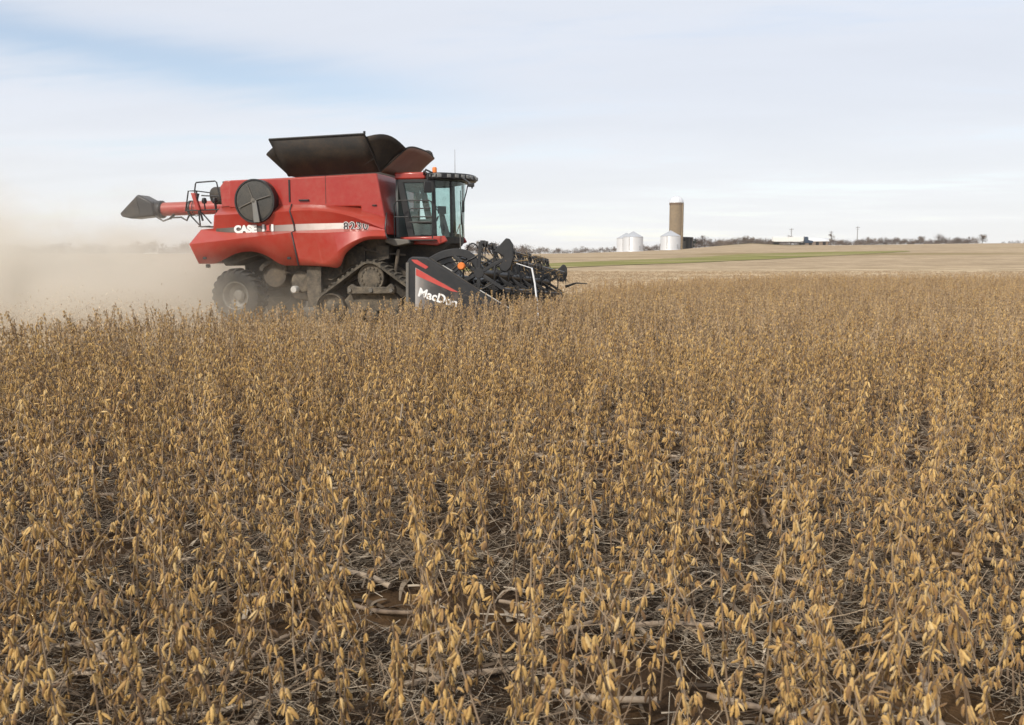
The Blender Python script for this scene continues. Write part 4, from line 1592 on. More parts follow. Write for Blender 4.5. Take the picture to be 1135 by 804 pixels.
cabt = mb.build('cab', M['navy'], truck, bevel=0.12)
MB().prism([(6.7, 2.3), (6.7, 3.1), (7.42, 3.1), (7.58, 2.3)], -1.165, 1.165).build('window', M['glass'], cabt)
MB().box(9.83, 9.93, -0.6, 0.6, 0.95, 1.75).build('grille', M['light_grey'], cabt, bevel=0.02)
MB().tube([(5.45, -0.9, 1.0), (5.45, -0.9, 4.2)], 0.09, 8).build('exhaust', M['grey'], cabt)
for x in (-8.4, -7.1, 4.2, 5.5, 8.9):
    for s in (-1, 1):
        y0, y1 = sorted((s*1.2, s*0.85))
        w = MB().lathe([(0.3, y0), (0.48, y0), (0.52, y0+0.05), (0.52, y1-0.05), (0.48, y1), (0.3, y1)], (x, 0, 0.52), 'y', 22, close=True)
        w.lathe([(0.0, (y0+y1)/2), (0.3, (y0+y1)/2)], (x, 0, 0.52), 'y', 22)
        w.build('wheel', M['tyre'], truck, angle=40)

farm = empty('farm_building', place(905, 540), R(-6))
tag(farm, 'low farm building with a long white roof just right of the truck cab', 'building')
M['barn'] = plain('brown_boards', (0.20, 0.15, 0.115), 0.85, nscale=1)
MB().prism([(-6.0, 0), (-6.0, 2.4), (6.5, 2.4), (6.5, 0)], 0, 8).build('wall', M['barn'], farm)
mb = MB()
mb.add([(-6.6, -0.5, 2.35), (7.1, -0.5, 2.35), (7.1, 4, 4.3), (-6.6, 4, 4.3), (-6.6, 8.5, 2.35), (7.1, 8.5, 2.35)], [(0, 1, 2, 3), (3, 2, 5, 4)])
mb.build('roof', M['white'], farm, solid=0.15, angle=10)
for x in (-3.8, 0.2, 4.2):
    MB().box(x-0.9, x+0.9, -0.05, 0.05, 0.1, 2.1).build('door', M['shed'], farm)


def utility_pole(px, d, h, label):
    o = empty('utility_pole', place(px, d))
    tag(o, label, 'utility pole', 'utility poles along the ridge')
    MB().tube([(0, 0, 0), (0, 0, h)], [0.22, 0.14], 8).build('pole', M['bark'], o)
    mb = MB().box(-1.2, 1.2, -0.08, 0.08, h-0.9, h-0.72).box(-0.9, 0.9, -0.08, 0.08, h-1.9, h-1.75)
    mb.build('crossarm', M['bark'], o)
    mb = MB()
    for x in (-1.1, -0.5, 0.5, 1.1):
        mb.lathe([(0.0, h-0.45), (0.07, h-0.5), (0.09, h-0.72)], (x, 0, 0), 'z', 8)
    mb.build('insulator', M['grey'], o)


utility_pole(876.3, 560, 10.5, 'thin utility pole rising straight above the white truck trailer')
utility_pole(920.3, 560, 8.8, 'thin utility pole just right of the low white-roofed farm building')
utility_pole(949.3, 545, 11.2, 'tallest utility pole, furthest right, rising clear of the hedge')


# ------------------------------------------------------------------ trees
def tree_proto(name, h, w, seed, crown_mat, dens=520, trunk_frac=0.3, leaf=(0.10, 0.34), clumps=9, flat=0.0):
    rnd = random.Random(seed)
    root = empty(name)
    mb = MB()
    mb.tube([(0, 0, -0.3), (rnd.uniform(-.1, .1), 0, h*trunk_frac), (rnd.uniform(-.25, .25), rnd.uniform(-.2, .2), h*0.85)], [0.035*h, 0.025*h, 0.006*h], 7)
    cl = []
    for k in range(clumps):
        a = rnd.uniform(0, 2*math.pi)
        rr_ = w*0.5*math.sqrt(rnd.random())*0.85
        zc = h*(trunk_frac + (0.92-trunk_frac)*rnd.random())
        sh = 1 - 0.55*max(0, (zc/h-0.55)/0.45)
        c = Vector((rr_*math.cos(a)*sh, rr_*math.sin(a)*sh, zc))
        cl.append((c, rnd.uniform(0.14, 0.26)*w))
        mb.tube([(0, 0, zc*0.55), c*0.6 + Vector((0, 0, zc*0.3)), c], [0.012*h, 0.008*h, 0.004*h], 5)
    mb.build('trunk', M['bark'], root, angle=60)
    mb = MB()
    for k in range(dens):
        c, r = rnd.choice(cl)
        d = Vector((rnd.gauss(0, 1), rnd.gauss(0, 1), rnd.gauss(0, 0.8)))
        p = c + d*r*0.55
        if p.z < h*0.10:
            p.z = h*0.10 + rnd.random()*h*0.15
        ax = Vector((rnd.gauss(0, 1), rnd.gauss(0, 1), rnd.gauss(0.5, 1))).normalized()
        u, v_ = perp(ax)
        L = rnd.uniform(0.25, 0.7)*h/8
        wd = rnd.uniform(*leaf)*h/8
        t = min(1, max(0, 0.5 + rnd.gauss(0, 0.25)))
        mb.add([p - ax*L, p + u*wd, p + ax*L, p - u*wd], [(0, 1, 2, 3)], t)
    mb.build('crown', crown_mat, root, angle=None, tint=True)
    return root


TREES = [tree_proto('bare_tree', 7.0, 6.0, 3, M['twig'], 420, 0.25, (0.05, 0.16), 8),
         tree_proto('bare_tree', 5.0, 6.5, 4, M['twig'], 520, 0.15, (0.06, 0.2), 9),
         tree_proto('bare_tree', 8.0, 5.5, 5, M['twig'], 420, 0.3, (0.05, 0.15), 9),
         tree_proto('bare_tree', 4.0, 5.0, 6, M['twig'], 520, 0.12, (0.08, 0.25), 7),
         tree_proto('bare_tree', 6.0, 7.0, 8, M['twig'], 700, 0.2, (0.08, 0.24), 12)]
TREES += [tree_proto('bare_shrub', 3.0, 9.5, 31, M['twig'], 900, 0.04, (0.14, 0.42), 9),
          tree_proto('bare_shrub', 2.6, 7.5, 32, M['twig'], 760, 0.04, (0.14, 0.42), 8),
          tree_proto('bare_shrub', 3.8, 7.0, 33, M['twig'], 820, 0.05, (0.14, 0.40), 8)]
used_proto = set()


def plant_tree(i, px, d, s, label, group, sz=1.0):
    if i in used_proto:
        o = copy_tree(TREES[i])
    else:
        o = TREES[i]
        used_proto.add(i)
    o.location = place(px, d, -0.1)
    o.rotation_euler = (0, 0, random.uniform(0, 6.28))
    o.scale = (s, s, s*sz)
    tag(o, label, 'bush' if i > 4 else 'tree', group)
    return o


def tree_row(x0, x1, n, d0, d1, smin, smax, label, group, kinds=(0, 1, 2, 3, 4), sz=1.0):
    for k in range(n):
        px_ = x0 + (x1-x0)*(k+random.uniform(0.1, 0.9))/n
        plant_tree(random.choice(kinds), px_, random.uniform(d0, d1), random.uniform(smin, smax), label, group, sz)


tree_row(-40, 235, 12, 430, 520, 0.6, 0.9, 'bare tree in the hazy far tree line behind the dust on the left', 'trees behind the dust')
tree_row(-40, 235, 46, 430, 500, 1.0, 1.6, 'bare bush filling the hazy far tree line behind the dust', 'bushes behind the dust', (5, 6, 7))
tree_row(516, 575, 6, 380, 470, 0.6, 0.85, 'bare brownish tree on the skyline just behind the cutting header', 'trees behind the header')
tree_row(516, 590, 14, 380, 470, 0.8, 1.2, 'bare brownish bush on the skyline just behind the cutting header', 'bushes behind the header', (5, 6, 7))
tree_row(575, 640, 4, 560, 640, 0.4, 0.6, 'small bare tree far off on the low skyline right of the header', 'trees right of the header', (0, 1, 3, 4))
tree_row(570, 640, 16, 560, 640, 0.7, 1.0, 'low bare bush far off on the skyline right of the header', 'bushes right of the header', (5, 6, 7))
tree_row(643, 683, 4, 500, 560, 0.4, 0.65, 'small dark tree on the skyline left of the white grain bins', 'trees left of the bins')
tree_row(640, 686, 12, 500, 560, 0.55, 0.85, 'low dark bush on the skyline left of the white grain bins', 'bushes left of the bins', (5, 6, 7))
tree_row(711, 734, 9, 430, 470, 0.55, 0.95, 'low scrubby bush between the white grain bins', 'scrub between the bins', (5, 6, 7))
tree_row(769, 800, 4, 440, 500, 0.5, 0.75, 'bare tree in the hedge right of the dark shed', 'trees right of the shed')
tree_row(768, 802, 13, 440, 490, 0.8, 1.25, 'low bare bush in the hedge right of the dark shed', 'bushes right of the shed', (5, 6, 7))
tree_row(796, 860, 8, 492, 530, 0.45, 0.62, 'bare shrubby tree in the hedge on top of the grassy bank', 'trees on the grassy bank', (1, 3, 4))
tree_row(796, 862, 34, 488, 520, 0.65, 1.0, 'low bare bush in the hedge on top of the grassy bank', 'bushes on the grassy bank', (5, 6, 7))
tree_row(856, 930, 12, 570, 620, 0.6, 1.05, 'bare tree behind the truck and the white-roofed building', 'trees behind the truck')
tree_row(856, 930, 18, 570, 620, 0.8, 1.2, 'low bare bush behind the truck and the white-roofed building', 'bushes behind the truck', (5, 6, 7))
tree_row(928, 1000, 7, 555, 620, 0.45, 0.7, 'bare tree in the long hedge right of the tall utility pole', 'trees in the middle hedge')
tree_row(926, 1002, 38, 555, 620, 0.6, 1.05, 'low bare bush in the long hedge right of the tall utility pole', 'bushes in the middle hedge', (5, 6, 7))
tree_row(1000, 1080, 6, 540, 600, 0.42, 0.65, 'bare tree in the hedge along the right-hand ridge', 'trees along the right hand ridge')
tree_row(1004, 1082, 40, 540, 600, 0.55, 1.0, 'low bare bush in the hedge along the right-hand ridge', 'bushes along the right hand ridge', (5, 6, 7))
tree_row(1108, 1150, 7, 560, 620, 0.35, 0.6, 'small low shrub on the ridge at the far right edge', 'shrubs at the right edge', (5, 6))
plant_tree(7, 1040, 540, 1.35, 'biggest rounded bush in the middle of the right-hand ridge hedge', None)
plant_tree(4, 1088, 545, 0.98, 'broad round bare tree standing highest at the right end of the ridge hedge', None)
plant_tree(4, 1020, 545, 0.85, 'dark rounded tree standing a little above the middle of the ridge hedge', None)
for i, t_ in enumerate(TREES):
    if i not in used_proto:
        plant_tree(i, 990, 600, 0.7, 'bare tree in the long hedge right of the tall utility pole', 'trees in the middle hedge')
eg = tree_proto('evergreen_tree', 5.4, 3.6, 21, M['leafy'], 900, 0.05, (0.2, 0.5), 12)
eg.location = place(767.6, 430)
tag(eg, 'dark bushy evergreen tree beside the dark shed by the silo', 'tree')


# ------------------------------------------------------------------ soybeans
def pod(mb, base, direction, length, width, rnd, lo=False):
    d = direction.normalized()
    side = d.cross(Vector((0, 0, 1)))
    if side.length < 0.05:
        side = Vector((1, 0, 0))
    side.normalize()
    up = side.cross(d).normalized()
    roll = rnd.uniform(0, math.pi)
    s2 = side*math.cos(roll) + up*math.sin(roll)
    u2 = -side*math.sin(roll) + up*math.cos(roll)
    curve = rnd.uniform(-0.10, 0.16)
    seeds = rnd.choice((2, 3, 3))
    tint = min(1, max(0, rnd.gauss(0.52, 0.22)))
    if lo:
        ts, n = (0.0, 0.3, 0.75, 1.0), 4
    else:
        ts, n = (0.0, 0.08, 0.2, 0.34, 0.5, 0.64, 0.78, 0.9, 1.0), 6
    vs, fs = [], []
    for t in ts:
        w = width*(math.sin(math.pi*min(1, t*0.92+0.06))**0.55)*(1 + (0.0 if lo else 0.13*math.cos(2*math.pi*seeds*t + math.pi)))
        if t >= 0.999:
            w = width*0.10
        if t == 0.0:
            w = width*0.22
        c = base + d*(length*t) + up*(curve*length*math.sin(math.pi*t)) + u2*0
        for k in range(n):
            a = 2*math.pi*k/n
            vs.append(c + s2*(math.cos(a)*w*0.5) + u2*(math.sin(a)*w*0.30))
    for i in range(len(ts)-1):
        for k in range(n):
            k2 = (k+1) % n
            fs.append((i*n+k, i*n+k2, (i+1)*n+k2, (i+1)*n+k))
    mb.add(vs, fs, tint)


def soy_parts(seed, lo=False):
    """stem mesh builder and one mesh builder per pod cluster"""
    rnd = random.Random(seed)
    h = rnd.uniform(0.56, 0.90)
    lean = Vector((rnd.gauss(0, 0.09), rnd.gauss(0, 0.09), 0))
    ph = rnd.uniform(0, 6.28)

    def axis(t):
        return Vector((lean.x*t*t*1.0 + 0.012*math.sin(5*t+ph), lean.y*t*t + 0.012*math.cos(4*t+ph), h*t))
    stem = MB()
    nseg = 5 if lo else 12
    stem.tube([axis(i/nseg) for i in range(nseg+1)], [(0.0075 if lo else 0.0052)*(1-0.55*i/nseg) for i in range(nseg+1)], 3 if lo else 5, tint=rnd.uniform(0.6, 1.0) if lo else rnd.uniform(0.2, 0.8))
    # a few bare side branches and leafless petioles
    for k in range(rnd.randint(3, 5) if lo else rnd.randint(7, 12)):
        t = rnd.uniform(0.15, 0.9)
        a = rnd.uniform(0, 6.28)
        L = rnd.uniform(0.05, 0.20)
        p = axis(t)
        stem.tube([p, p + Vector((math.cos(a)*L*0.6, math.sin(a)*L*0.6, L*rnd.uniform(0.1, 0.6))), p + Vector((math.cos(a)*L, math.sin(a)*L, L*rnd.uniform(-0.3, 0.9)))], [0.0030 if lo else 0.0017, 0.0022 if lo else 0.0013, 0.0014 if lo else 0.0008], 3, tint=rnd.uniform(0.3, 1))
    clusters = []
    nodes = rnd.randint(11, 13)
    a = rnd.uniform(0, 6.28)
    branches = []
    if rnd.random() < 0.55:
        t0 = rnd.uniform(0.12, 0.3)
        ab = rnd.uniform(0, 6.28)
        Lb = rnd.uniform(0.22, 0.38)
        b0 = axis(t0)
        bp = [b0, b0 + Vector((math.cos(ab)*0.06, math.sin(ab)*0.06, Lb*0.35)), b0 + Vector((math.cos(ab)*0.10, math.sin(ab)*0.10, Lb))]
        stem.tube(bp, [0.003, 0.0024, 0.0012], 3 if lo else 5, tint=0.5)
        branches = [bp[0].lerp(bp[1], 0.8), bp[1].lerp(bp[2], 0.45), bp[2]]
    spots = [axis(0.22 + 0.78*(i/(nodes-1))**0.95) for i in range(nodes)] + branches
    for i, p in enumerate(spots):
        a += math.pi + rnd.gauss(0, 0.6)
        mb = MB()
        top = i == nodes-1
        n = rnd.randint(4, 6) if not top else rnd.randint(3, 5)
        if i == 0:
            n = rnd.randint(1, 3)
        for k in range(n):
            aa = a + rnd.gauss(0, 0.95)
            drop = rnd.choice((rnd.uniform(0.08, 0.40), rnd.uniform(0.25, 0.75), rnd.uniform(0.12, 0.5)))
            if rnd.random() < 0.04:
                drop = rnd.uniform(1.0, 1.8)
            L = rnd.uniform(0.031, 0.047)
            off = Vector((math.cos(aa), math.sin(aa), 0))
            base = p + off*rnd.uniform(0.003, 0.012) + Vector((0, 0, rnd.uniform(-0.010, 0.014)))
            d = off*math.sin(drop) + Vector((0, 0, -math.cos(drop)))
            pod(mb, base, d, L, rnd.uniform(0.0095, 0.0126), rnd, lo)
        clusters.append(mb)
    return stem, clusters


N_HI, N_LO = 22, 14
protos = []
lib = bpy.data.collections.new('bean_library')
for k in range(N_HI):
    stem, cl = soy_parts(100+k)
    protos.append((stem, cl))


def tint_attr(me, tint):
    at_ = me.attributes.new('tint', 'FLOAT', 'POINT')
    at_.data.foreach_set('value', tint)


def join_mesh(name, stem, cl, angle, podmat='pod'):
    mb = MB()
    mb.add(stem.v, stem.f)
    mb.tint = list(stem.tint)
    ns = len(stem.f)
    for c in cl:
        o = len(mb.v)
        mb.v += [tuple(p) for p in c.v]
        mb.f += [tuple(i+o for i in f) for f in c.f]
        mb.tint += c.tint
    me = mb.mesh(name, [M['stem'], M[podmat]], angle)
    idx = np.zeros(len(mb.f), dtype=np.int32)
    idx[ns:] = 1
    me.polygons.foreach_set('material_index', idx)
    tint_attr(me, mb.tint)
    return me


part_meshes = []
for k, (stem, cl) in enumerate(protos):
    sm_ = stem.mesh('stem', M['stem'], 60)
    tint_attr(sm_, stem.tint)
    cms = []
    for c in cl:
        cm = c.mesh('pod_cluster', M['pod'], 80)
        tint_attr(cm, c.tint)
        cms.append(cm)
    part_meshes.append((sm_, cms))
    o = bpy.data.objects.new('bean_a_%02d' % k, join_mesh('bean_near', stem, cl, 80))
    lib.objects.link(o)
for k in range(N_LO):
    stem, cl = soy_parts(300+k, True)
    o = bpy.data.objects.new('bean_b_%02d' % k, join_mesh('bean_far', stem, cl, 80, 'pod_dry'))
    lib.objects.link(o)

# where beans still stand: everything up to the swath the header is cutting
EDGE = [(-40, 10.5), (-14, 13.6), (-9, 14.8), (-5.3, 16.6), (-3.3, 18.6), (-2.2, 19.15), (-0.4, 19.35), (1.45, 29.0), (2.8, 35.0), (9, 43), (16.6, 50), (27, 46), (60, 43)]


def standing(x, y):
    for (x0, y0), (x1, y1) in zip(EDGE[:-1], EDGE[1:]):
        if x0 <= x < x1:
            return y < y0 + (y1-y0)*(x-x0)/(x1-x0) + (random.gauss(0, 1.5) if x > 2.8 else 0)
    return False


th = R(-12)
rowd = Vector((math.cos(th), math.sin(th)))
rown = Vector((-math.sin(th), math.cos(th)))
SP_ROW, SP_IN = 0.36, 0.105
near_pts, far_pts = [], []
for i in range(-60, 170):
    for j in range(-420, 560):
        q = rown*(i*SP_ROW + random.gauss(0, 0.075)) + rowd*(j*SP_IN + random.uniform(-0.05, 0.05))
        x, y = q.x, q.y
        if y < 0.9 or abs(x) > 3.0 + 0.72*y or not standing(x, y):
            continue
        if x*x + y*y < 1.5**2:
            continue
        g = noise.noise((x*0.8, y*0.8, 3.1))
        keep = 0.98 if g > -0.25 else 0.42
        if y < 9:
            keep *= 0.80 + 0.18*max(0.0, min(1.0, (y-3.5)/5.0))
        if random.random() > keep:
            continue
        far_pts.append((x, y))
# the 300 that show largest are plants of their own
def visible(x, y):
    return abs(x) < 0.575*y + 0.12 and y > 1.75


far_pts.sort(key=lambda p: p[1])
indiv = [p for p in far_pts if visible(*p)][:300]
iset = set(indiv)
far_pts = [p for p in far_pts if p not in iset]

for n_, (x, y) in enumerate(indiv):
    k = random.randrange(N_HI)
    root = empty('soybean_plant', (x, y, H(x, y)-0.01), random.uniform(0, 6.28))
    s = random.uniform(0.84, 1.08)
    root.scale = (s, s, s*random.uniform(0.9, 1.08))
    root.rotation_euler = (random.gauss(0, 0.12), random.gauss(0, 0.12), random.uniform(0, 6.28))
    tag(root, 'ripe soybean plant with hanging golden pods in the nearest part of the field', 'soybean plant', 'ripe soybean plants in the foreground')
    sm_, cms = part_meshes[k]
    o = bpy.data.objects.new('stem', sm_)
    COL.objects.link(o)
    o.parent = root
    for cm in cms:
        o = bpy.data.objects.new('pod_cluster', cm)
        COL.objects.link(o)
        o.parent = root


def scatter(name, pts, z_of, choose, scale_of, tilt, mats=()):
    """points that carry an instance number, a turn and a size, planted by a geometry-node tree"""
    n = len(pts)
    me = bpy.data.meshes.new(name)
    me.from_pydata([(x, y, z_of(x, y)) for x, y in pts], [], [])
    a_i = me.attributes.new('pick', 'INT', 'POINT')
    a_i.data.foreach_set('value', np.array([choose(x, y) for x, y in pts], dtype=np.int32))
    rot = np.zeros((n, 3), dtype=np.float32)
    rot[:, 0] = RNG.normal(0, tilt, n)
    rot[:, 1] = RNG.normal(0, tilt, n)
    rot[:, 2] = RNG.uniform(0, 6.28, n)
    a_r = me.attributes.new('turn', 'FLOAT_VECTOR', 'POINT')
    a_r.data.foreach_set('vector', rot.ravel())
    a_s = me.attributes.new('size', 'FLOAT', 'POINT')
    a_s.data.foreach_set('value', np.array([scale_of(x, y) for x, y in pts], dtype=np.float32))
    o = bpy.data.objects.new(name, me)
    COL.objects.link(o)
    return o


def gn_instances(o, coll):
    ng = bpy.data.node_groups.new('planting', 'GeometryNodeTree')
    ng.interface.new_socket('Geometry', in_out='INPUT', socket_type='NodeSocketGeometry')
    ng.interface.new_socket('Geometry', in_out='OUTPUT', socket_type='NodeSocketGeometry')
    N, L = ng.nodes, ng.links
    gi, go = N.new('NodeGroupInput'), N.new('NodeGroupOutput')
    ci = N.new('GeometryNodeCollectionInfo')
    ci.inputs['Collection'].default_value = coll
    ci.inputs['Separate Children'].default_value = True
    ci.inputs['Reset Children'].default_value = True
    iop = N.new('GeometryNodeInstanceOnPoints')

    def named(nm, typ):
        nd = N.new('GeometryNodeInputNamedAttribute')
        nd.data_type = typ
        nd.inputs['Name'].default_value = nm
        return nd.outputs['Attribute']
    e2r = N.new('FunctionNodeEulerToRotation')
    L.new(named('turn', 'FLOAT_VECTOR'), e2r.inputs[0])
    L.new(gi.outputs[0], iop.inputs['Points'])
    L.new(ci.outputs[0], iop.inputs['Instance'])
    iop.inputs['Pick Instance'].default_value = True
    L.new(named('pick', 'INT'), iop.inputs['Instance Index'])
    L.new(e2r.outputs[0], iop.inputs['Rotation'])
    L.new(named('size', 'FLOAT'), iop.inputs['Scale'])
    L.new(iop.outputs[0], go.inputs[0])
    md = o.modifiers.new('planting', 'NODES')
    md.node_group = ng


crop = scatter('soybean_crop', far_pts, lambda x, y: H(x, y)-0.01,
               lambda x, y: random.randrange(N_HI) if y < 12 else N_HI + random.randrange(N_LO),
               lambda x, y: random.uniform(0.82, 1.10)*(1.0 + 0.06*noise.noise((x*0.2, y*0.2, 9))), 0.11)
gn_instances(crop, lib)
tag(crop, 'dense stand of ripe brown soybeans stretching across the field behind the nearest plants', 'soybean field', kind='stuff')

# short cut stems where the combine has been
stub_lib = bpy.data.collections.new('stub_library')
for k in range(6):
    rnd = random.Random(900+k)
    mb = MB()
    for q in range(9):
        p = Vector((rnd.gauss(0, 0.16), rnd.gauss(0, 0.12), -0.02))
        hh = rnd.uniform(0.08, 0.22)
        mb.tube([p, p + Vector((rnd.gauss(0, 0.05), rnd.gauss(0, 0.05), hh))], [0.007, 0.005], 4, tint=rnd.random())
    for q in range(7):
        p = Vector((rnd.gauss(0, 0.22), rnd.gauss(0, 0.18), 0.03))
        a = rnd.uniform(0, 6.28)
        d = Vector((math.cos(a), math.sin(a), rnd.gauss(0, 0.15)))*rnd.uniform(0.08, 0.2)
        mb.tube([p-d, p+d], 0.006, 4, tint=rnd.random())
    me = mb.mesh('stub', M['stubble'], None)
    tint_attr(me, mb.tint)
    stub_lib.objects.link(bpy.data.objects.new('stub_%02d' % k, me))
stub_pts = []
while len(stub_pts) < 16000:
    y = math.sqrt(random.uniform(14**2, 92**2))
    x = random.uniform(-0.68, 0.68)*y
    if standing(x, y):
        continue
    lx = (x+3.3)*math.cos(th) + (y-25)*math.sin(th)
    ly = -(x+3.3)*math.sin(th) + (y-25)*math.cos(th)
    if -5 < lx < 5 and -5.2 < ly < 5.2:
        continue
    if random.random() > 0.35 + 0.65*(noise.noise((x*0.08, y*0.3, 1.7)) > -0.1):
        continue
    stub_pts.append((x, y))
stub = scatter('cut_stubble', stub_pts, lambda x, y: H(x, y), lambda x, y: random.randrange(6), lambda x, y: random.uniform(0.45, 0.95), 0.05)
gn_instances(stub, stub_lib)
tag(stub, 'short tan stubble on the strip already harvested beyond the standing beans', 'stubble', kind='stuff')

# ------------------------------------------------------------------ corn residue under the beans
def straw_mesh(n, ymax, rng, long=1.0, curl=0.10, lift=0.13, pale=0.0, thin=1.0):
    y = np.sqrt(rng.uniform(1.2**2, ymax**2, n))
    x = rng.uniform(-1, 1, n)*(0.62*y + 1.0)
    thick = np.array([noise.noise((float(p)*1.1, float(q)*1.1, 7.7)) for p, q in zip(x, y)])
    ok = thick < rng.normal(0.22, 0.06, n)
    x, y = x[ok], y[ok]
    n = len(x)
    L = (rng.gamma(2.2, 0.055, n)*long).clip(0.04, 0.6)
    r = rng.uniform(0.0009, 0.0022, n)*thin
    a = rng.uniform(0, 2*np.pi, n)
    tilt = rng.normal(0, lift, n)
    z = rng.uniform(0.0, 0.06, n)
    gz = np.array([H(float(p), float(q)) + (0.035*noise.noise((float(p)*1.3, float(q)*1.3, 0))) for p, q in zip(x, y)])
    c = np.stack([x, y, gz + z + 0.006 + np.abs(np.sin(tilt))*L*0.5], 1)
    d = np.stack([np.cos(a)*np.cos(tilt), np.sin(a)*np.cos(tilt), np.sin(tilt)], 1)
    u = np.stack([-np.sin(a), np.cos(a), np.zeros(n)], 1)
    w = np.cross(d, u)
    bow = (u*rng.normal(0, curl, n)[:, None] + w*rng.normal(0, 0.03, n)[:, None])*L[:, None]
    V = np.zeros((n, 9, 3))
    for i, t in enumerate((-0.5, 0.0, 0.5)):
        p = c + d*(L*t)[:, None] + bow*(1-(2*t)**2)
        for k in range(3):
            an = 2*np.pi*k/3
            V[:, i*3+k] = p + (u*np.cos(an) + w*np.sin(an))*r[:, None]
    F = []
    for i in range(2):
        for k in range(3):
            k2 = (k+1) % 3
            F.append((i*3+k, i*3+k2, (i+1)*3+k2, (i+1)*3+k))
    F = np.array(F)
    faces = (F[None] + (np.arange(n)*9)[:, None, None]).reshape(-1, 4)
    tint = np.repeat((rng.beta(0.9, 1.15, n) + pale).clip(0, 1), 9)
    return V.reshape(-1, 3), faces, tint


def blade_mesh(n, ymax, rng):
    """strips of dead corn leaf, curled on the ground"""
    y = np.sqrt(rng.uniform(1.2**2, ymax**2, n))
    x = rng.uniform(-1, 1, n)*(0.62*y + 1.0)
    V, F, T = [], [], []
    for i in range(n):
        L = rng.uniform(0.10, 0.38)
        wd = rng.uniform(0.006, 0.019)
        a = rng.uniform(0, 2*np.pi)
        d = np.array([np.cos(a), np.sin(a), 0])
        u = np.array([-np.sin(a), np.cos(a), 0])
        gz = H(float(x[i]), float(y[i])) + 0.035*noise.noise((float(x[i])*1.3, float(y[i])*1.3, 0))
        z0 = gz + rng.uniform(0.008, 0.05)
        tw = rng.normal(0, 0.9)
        arch = rng.uniform(0.0, 0.18)*L
        side = rng.normal(0, 0.15)*L
        o = len(V)
        for s in range(6):
            t = s/5
            ww = wd*(1-0.75*t)
            p = np.array([x[i], y[i], z0]) + d*(L*(t-0.5)) + u*(side*np.sin(np.pi*t)) + np.array([0, 0, arch*np.sin(np.pi*t)])
            q = u*np.cos(tw*t) + np.array([0, 0, 1])*np.sin(tw*t)
            V += [p - q*ww, p + q*ww]
        for s in range(5):
            F.append((o+2*s, o+2*s+1, o+2*s+3, o+2*s+2))
        T += [float(rng.beta(2.2, 2.0))]*12
    return np.array(V), np.array(F), np.array(T)


def np_mesh(name, V, F, T, mat):
    me = bpy.data.meshes.new(name)
    nv, nf = len(V), len(F)
    me.vertices.add(nv)
    me.vertices.foreach_set('co', V.astype(np.float32).ravel())
    me.loops.add(nf*4)
    me.loops.foreach_set('vertex_index', F.astype(np.int32).ravel())
    me.polygons.add(nf)
    me.polygons.foreach_set('loop_start', np.arange(nf, dtype=np.int32)*4)
    me.update(calc_edges=True)
    me.materials.append(mat)
    at_ = me.attributes.new('tint', 'FLOAT', 'POINT')
    at_.data.foreach_set('value', T.astype(np.float32))
    me.validate()
    o = bpy.data.objects.new(name, me)
    COL.objects.link(o)
    return o


V1, F1, T1 = straw_mesh(44000, 6.3, RNG)
V0, F0, T0 = straw_mesh(52000, 14.0, RNG)
F1, V1, T1 = np.concatenate([F1, F0+len(V1)]), np.concatenate([V1, V0]), np.concatenate([T1, T0])
V0, F0, T0 = straw_mesh(9000, 7.5, RNG, 1.7, 0.22, 0.30, 0.38, 0.75)
F1, V1, T1 = np.concatenate([F1, F0+len(V1)]), np.concatenate([V1, V0]), np.concatenate([T1, T0])
V2, F2, T2 = blade_mesh(5200, 11.0, RNG)
res = np_mesh('crop_residue', np.concatenate([V1, V2]), np.concatenate([F1, F2+len(V1)]), np.concatenate([T1, T2]), M['straw'])
tag(res, 'mat of grey corn straw and dead leaves covering the soil between the beans', 'crop residue', kind='stuff')

# thick broken corn stalks lying about, each one a thing
stalk_meshes = []
for k in range(7):
    rnd = random.Random(700+k)
    L = rnd.uniform(0.22, 0.62)
    rad = rnd.uniform(0.010, 0.017)
    mb = MB()
    pts, rs = [], []
    nseg = 12
    node = rnd.uniform(0.2, 0.4)
    for i in range(nseg+1):
        t = i/nseg - 0.5
        pts.append(Vector((L*t, 0.03*L*math.sin(4*t+k), 0.02*L*math.cos(5*t))))
        rs.append(rad*(1.0 + (0.28 if abs((i/nseg) - node) < 0.05 else 0) - 0.15*i/nseg))
    mb.tube(pts, rs, 8, tint=rnd.uniform(0.3, 0.9))
    me = mb.mesh('cornstalk_piece', M['stalk'], 50)
    tint_attr(me, mb.tint)
    stalk_meshes.append((me, rad))
n_st = 0
while n_st < 170:
    y = math.sqrt(random.uniform(2.6**2, 9.5**2))
    x = random.uniform(-1, 1)*0.58*y
    me, rad = random.choice(stalk_meshes)
    o = bpy.data.objects.new('cornstalk_piece', me)
    COL.objects.link(o)
    o.location = (x, y, H(x, y) + 0.035*noise.noise((x*1.3, y*1.3, 0)) + rad + 0.038)
    o.rotation_euler = (random.uniform(0, 6), random.gauss(0, 0.05), random.uniform(0, 6.28))
    tag(o, 'broken length of grey-brown corn stalk lying flat in the residue', 'corn stalk', 'broken corn stalks on the ground')
    n_st += 1
for k in range(4):
    y = random.uniform(4.6, 9.0)
    x = random.uniform(-0.5, 0.55)*y
    me, rad = stalk_meshes[random.choice((0, 2, 4, 5))]
    o = bpy.data.objects.new('standing_cornstalk', me)
    COL.objects.link(o)
    o.location = (x, y, H(x, y) + 0.22)
    o.rotation_euler = (random.gauss(0, 0.12), R(90)+random.gauss(0, 0.16), random.uniform(0, 6.28))
    o.scale = (1.5, 0.8, 0.8)
    tag(o, 'pale old corn stalk still standing upright among the beans', 'corn stalk', 'old corn stalks still standing')

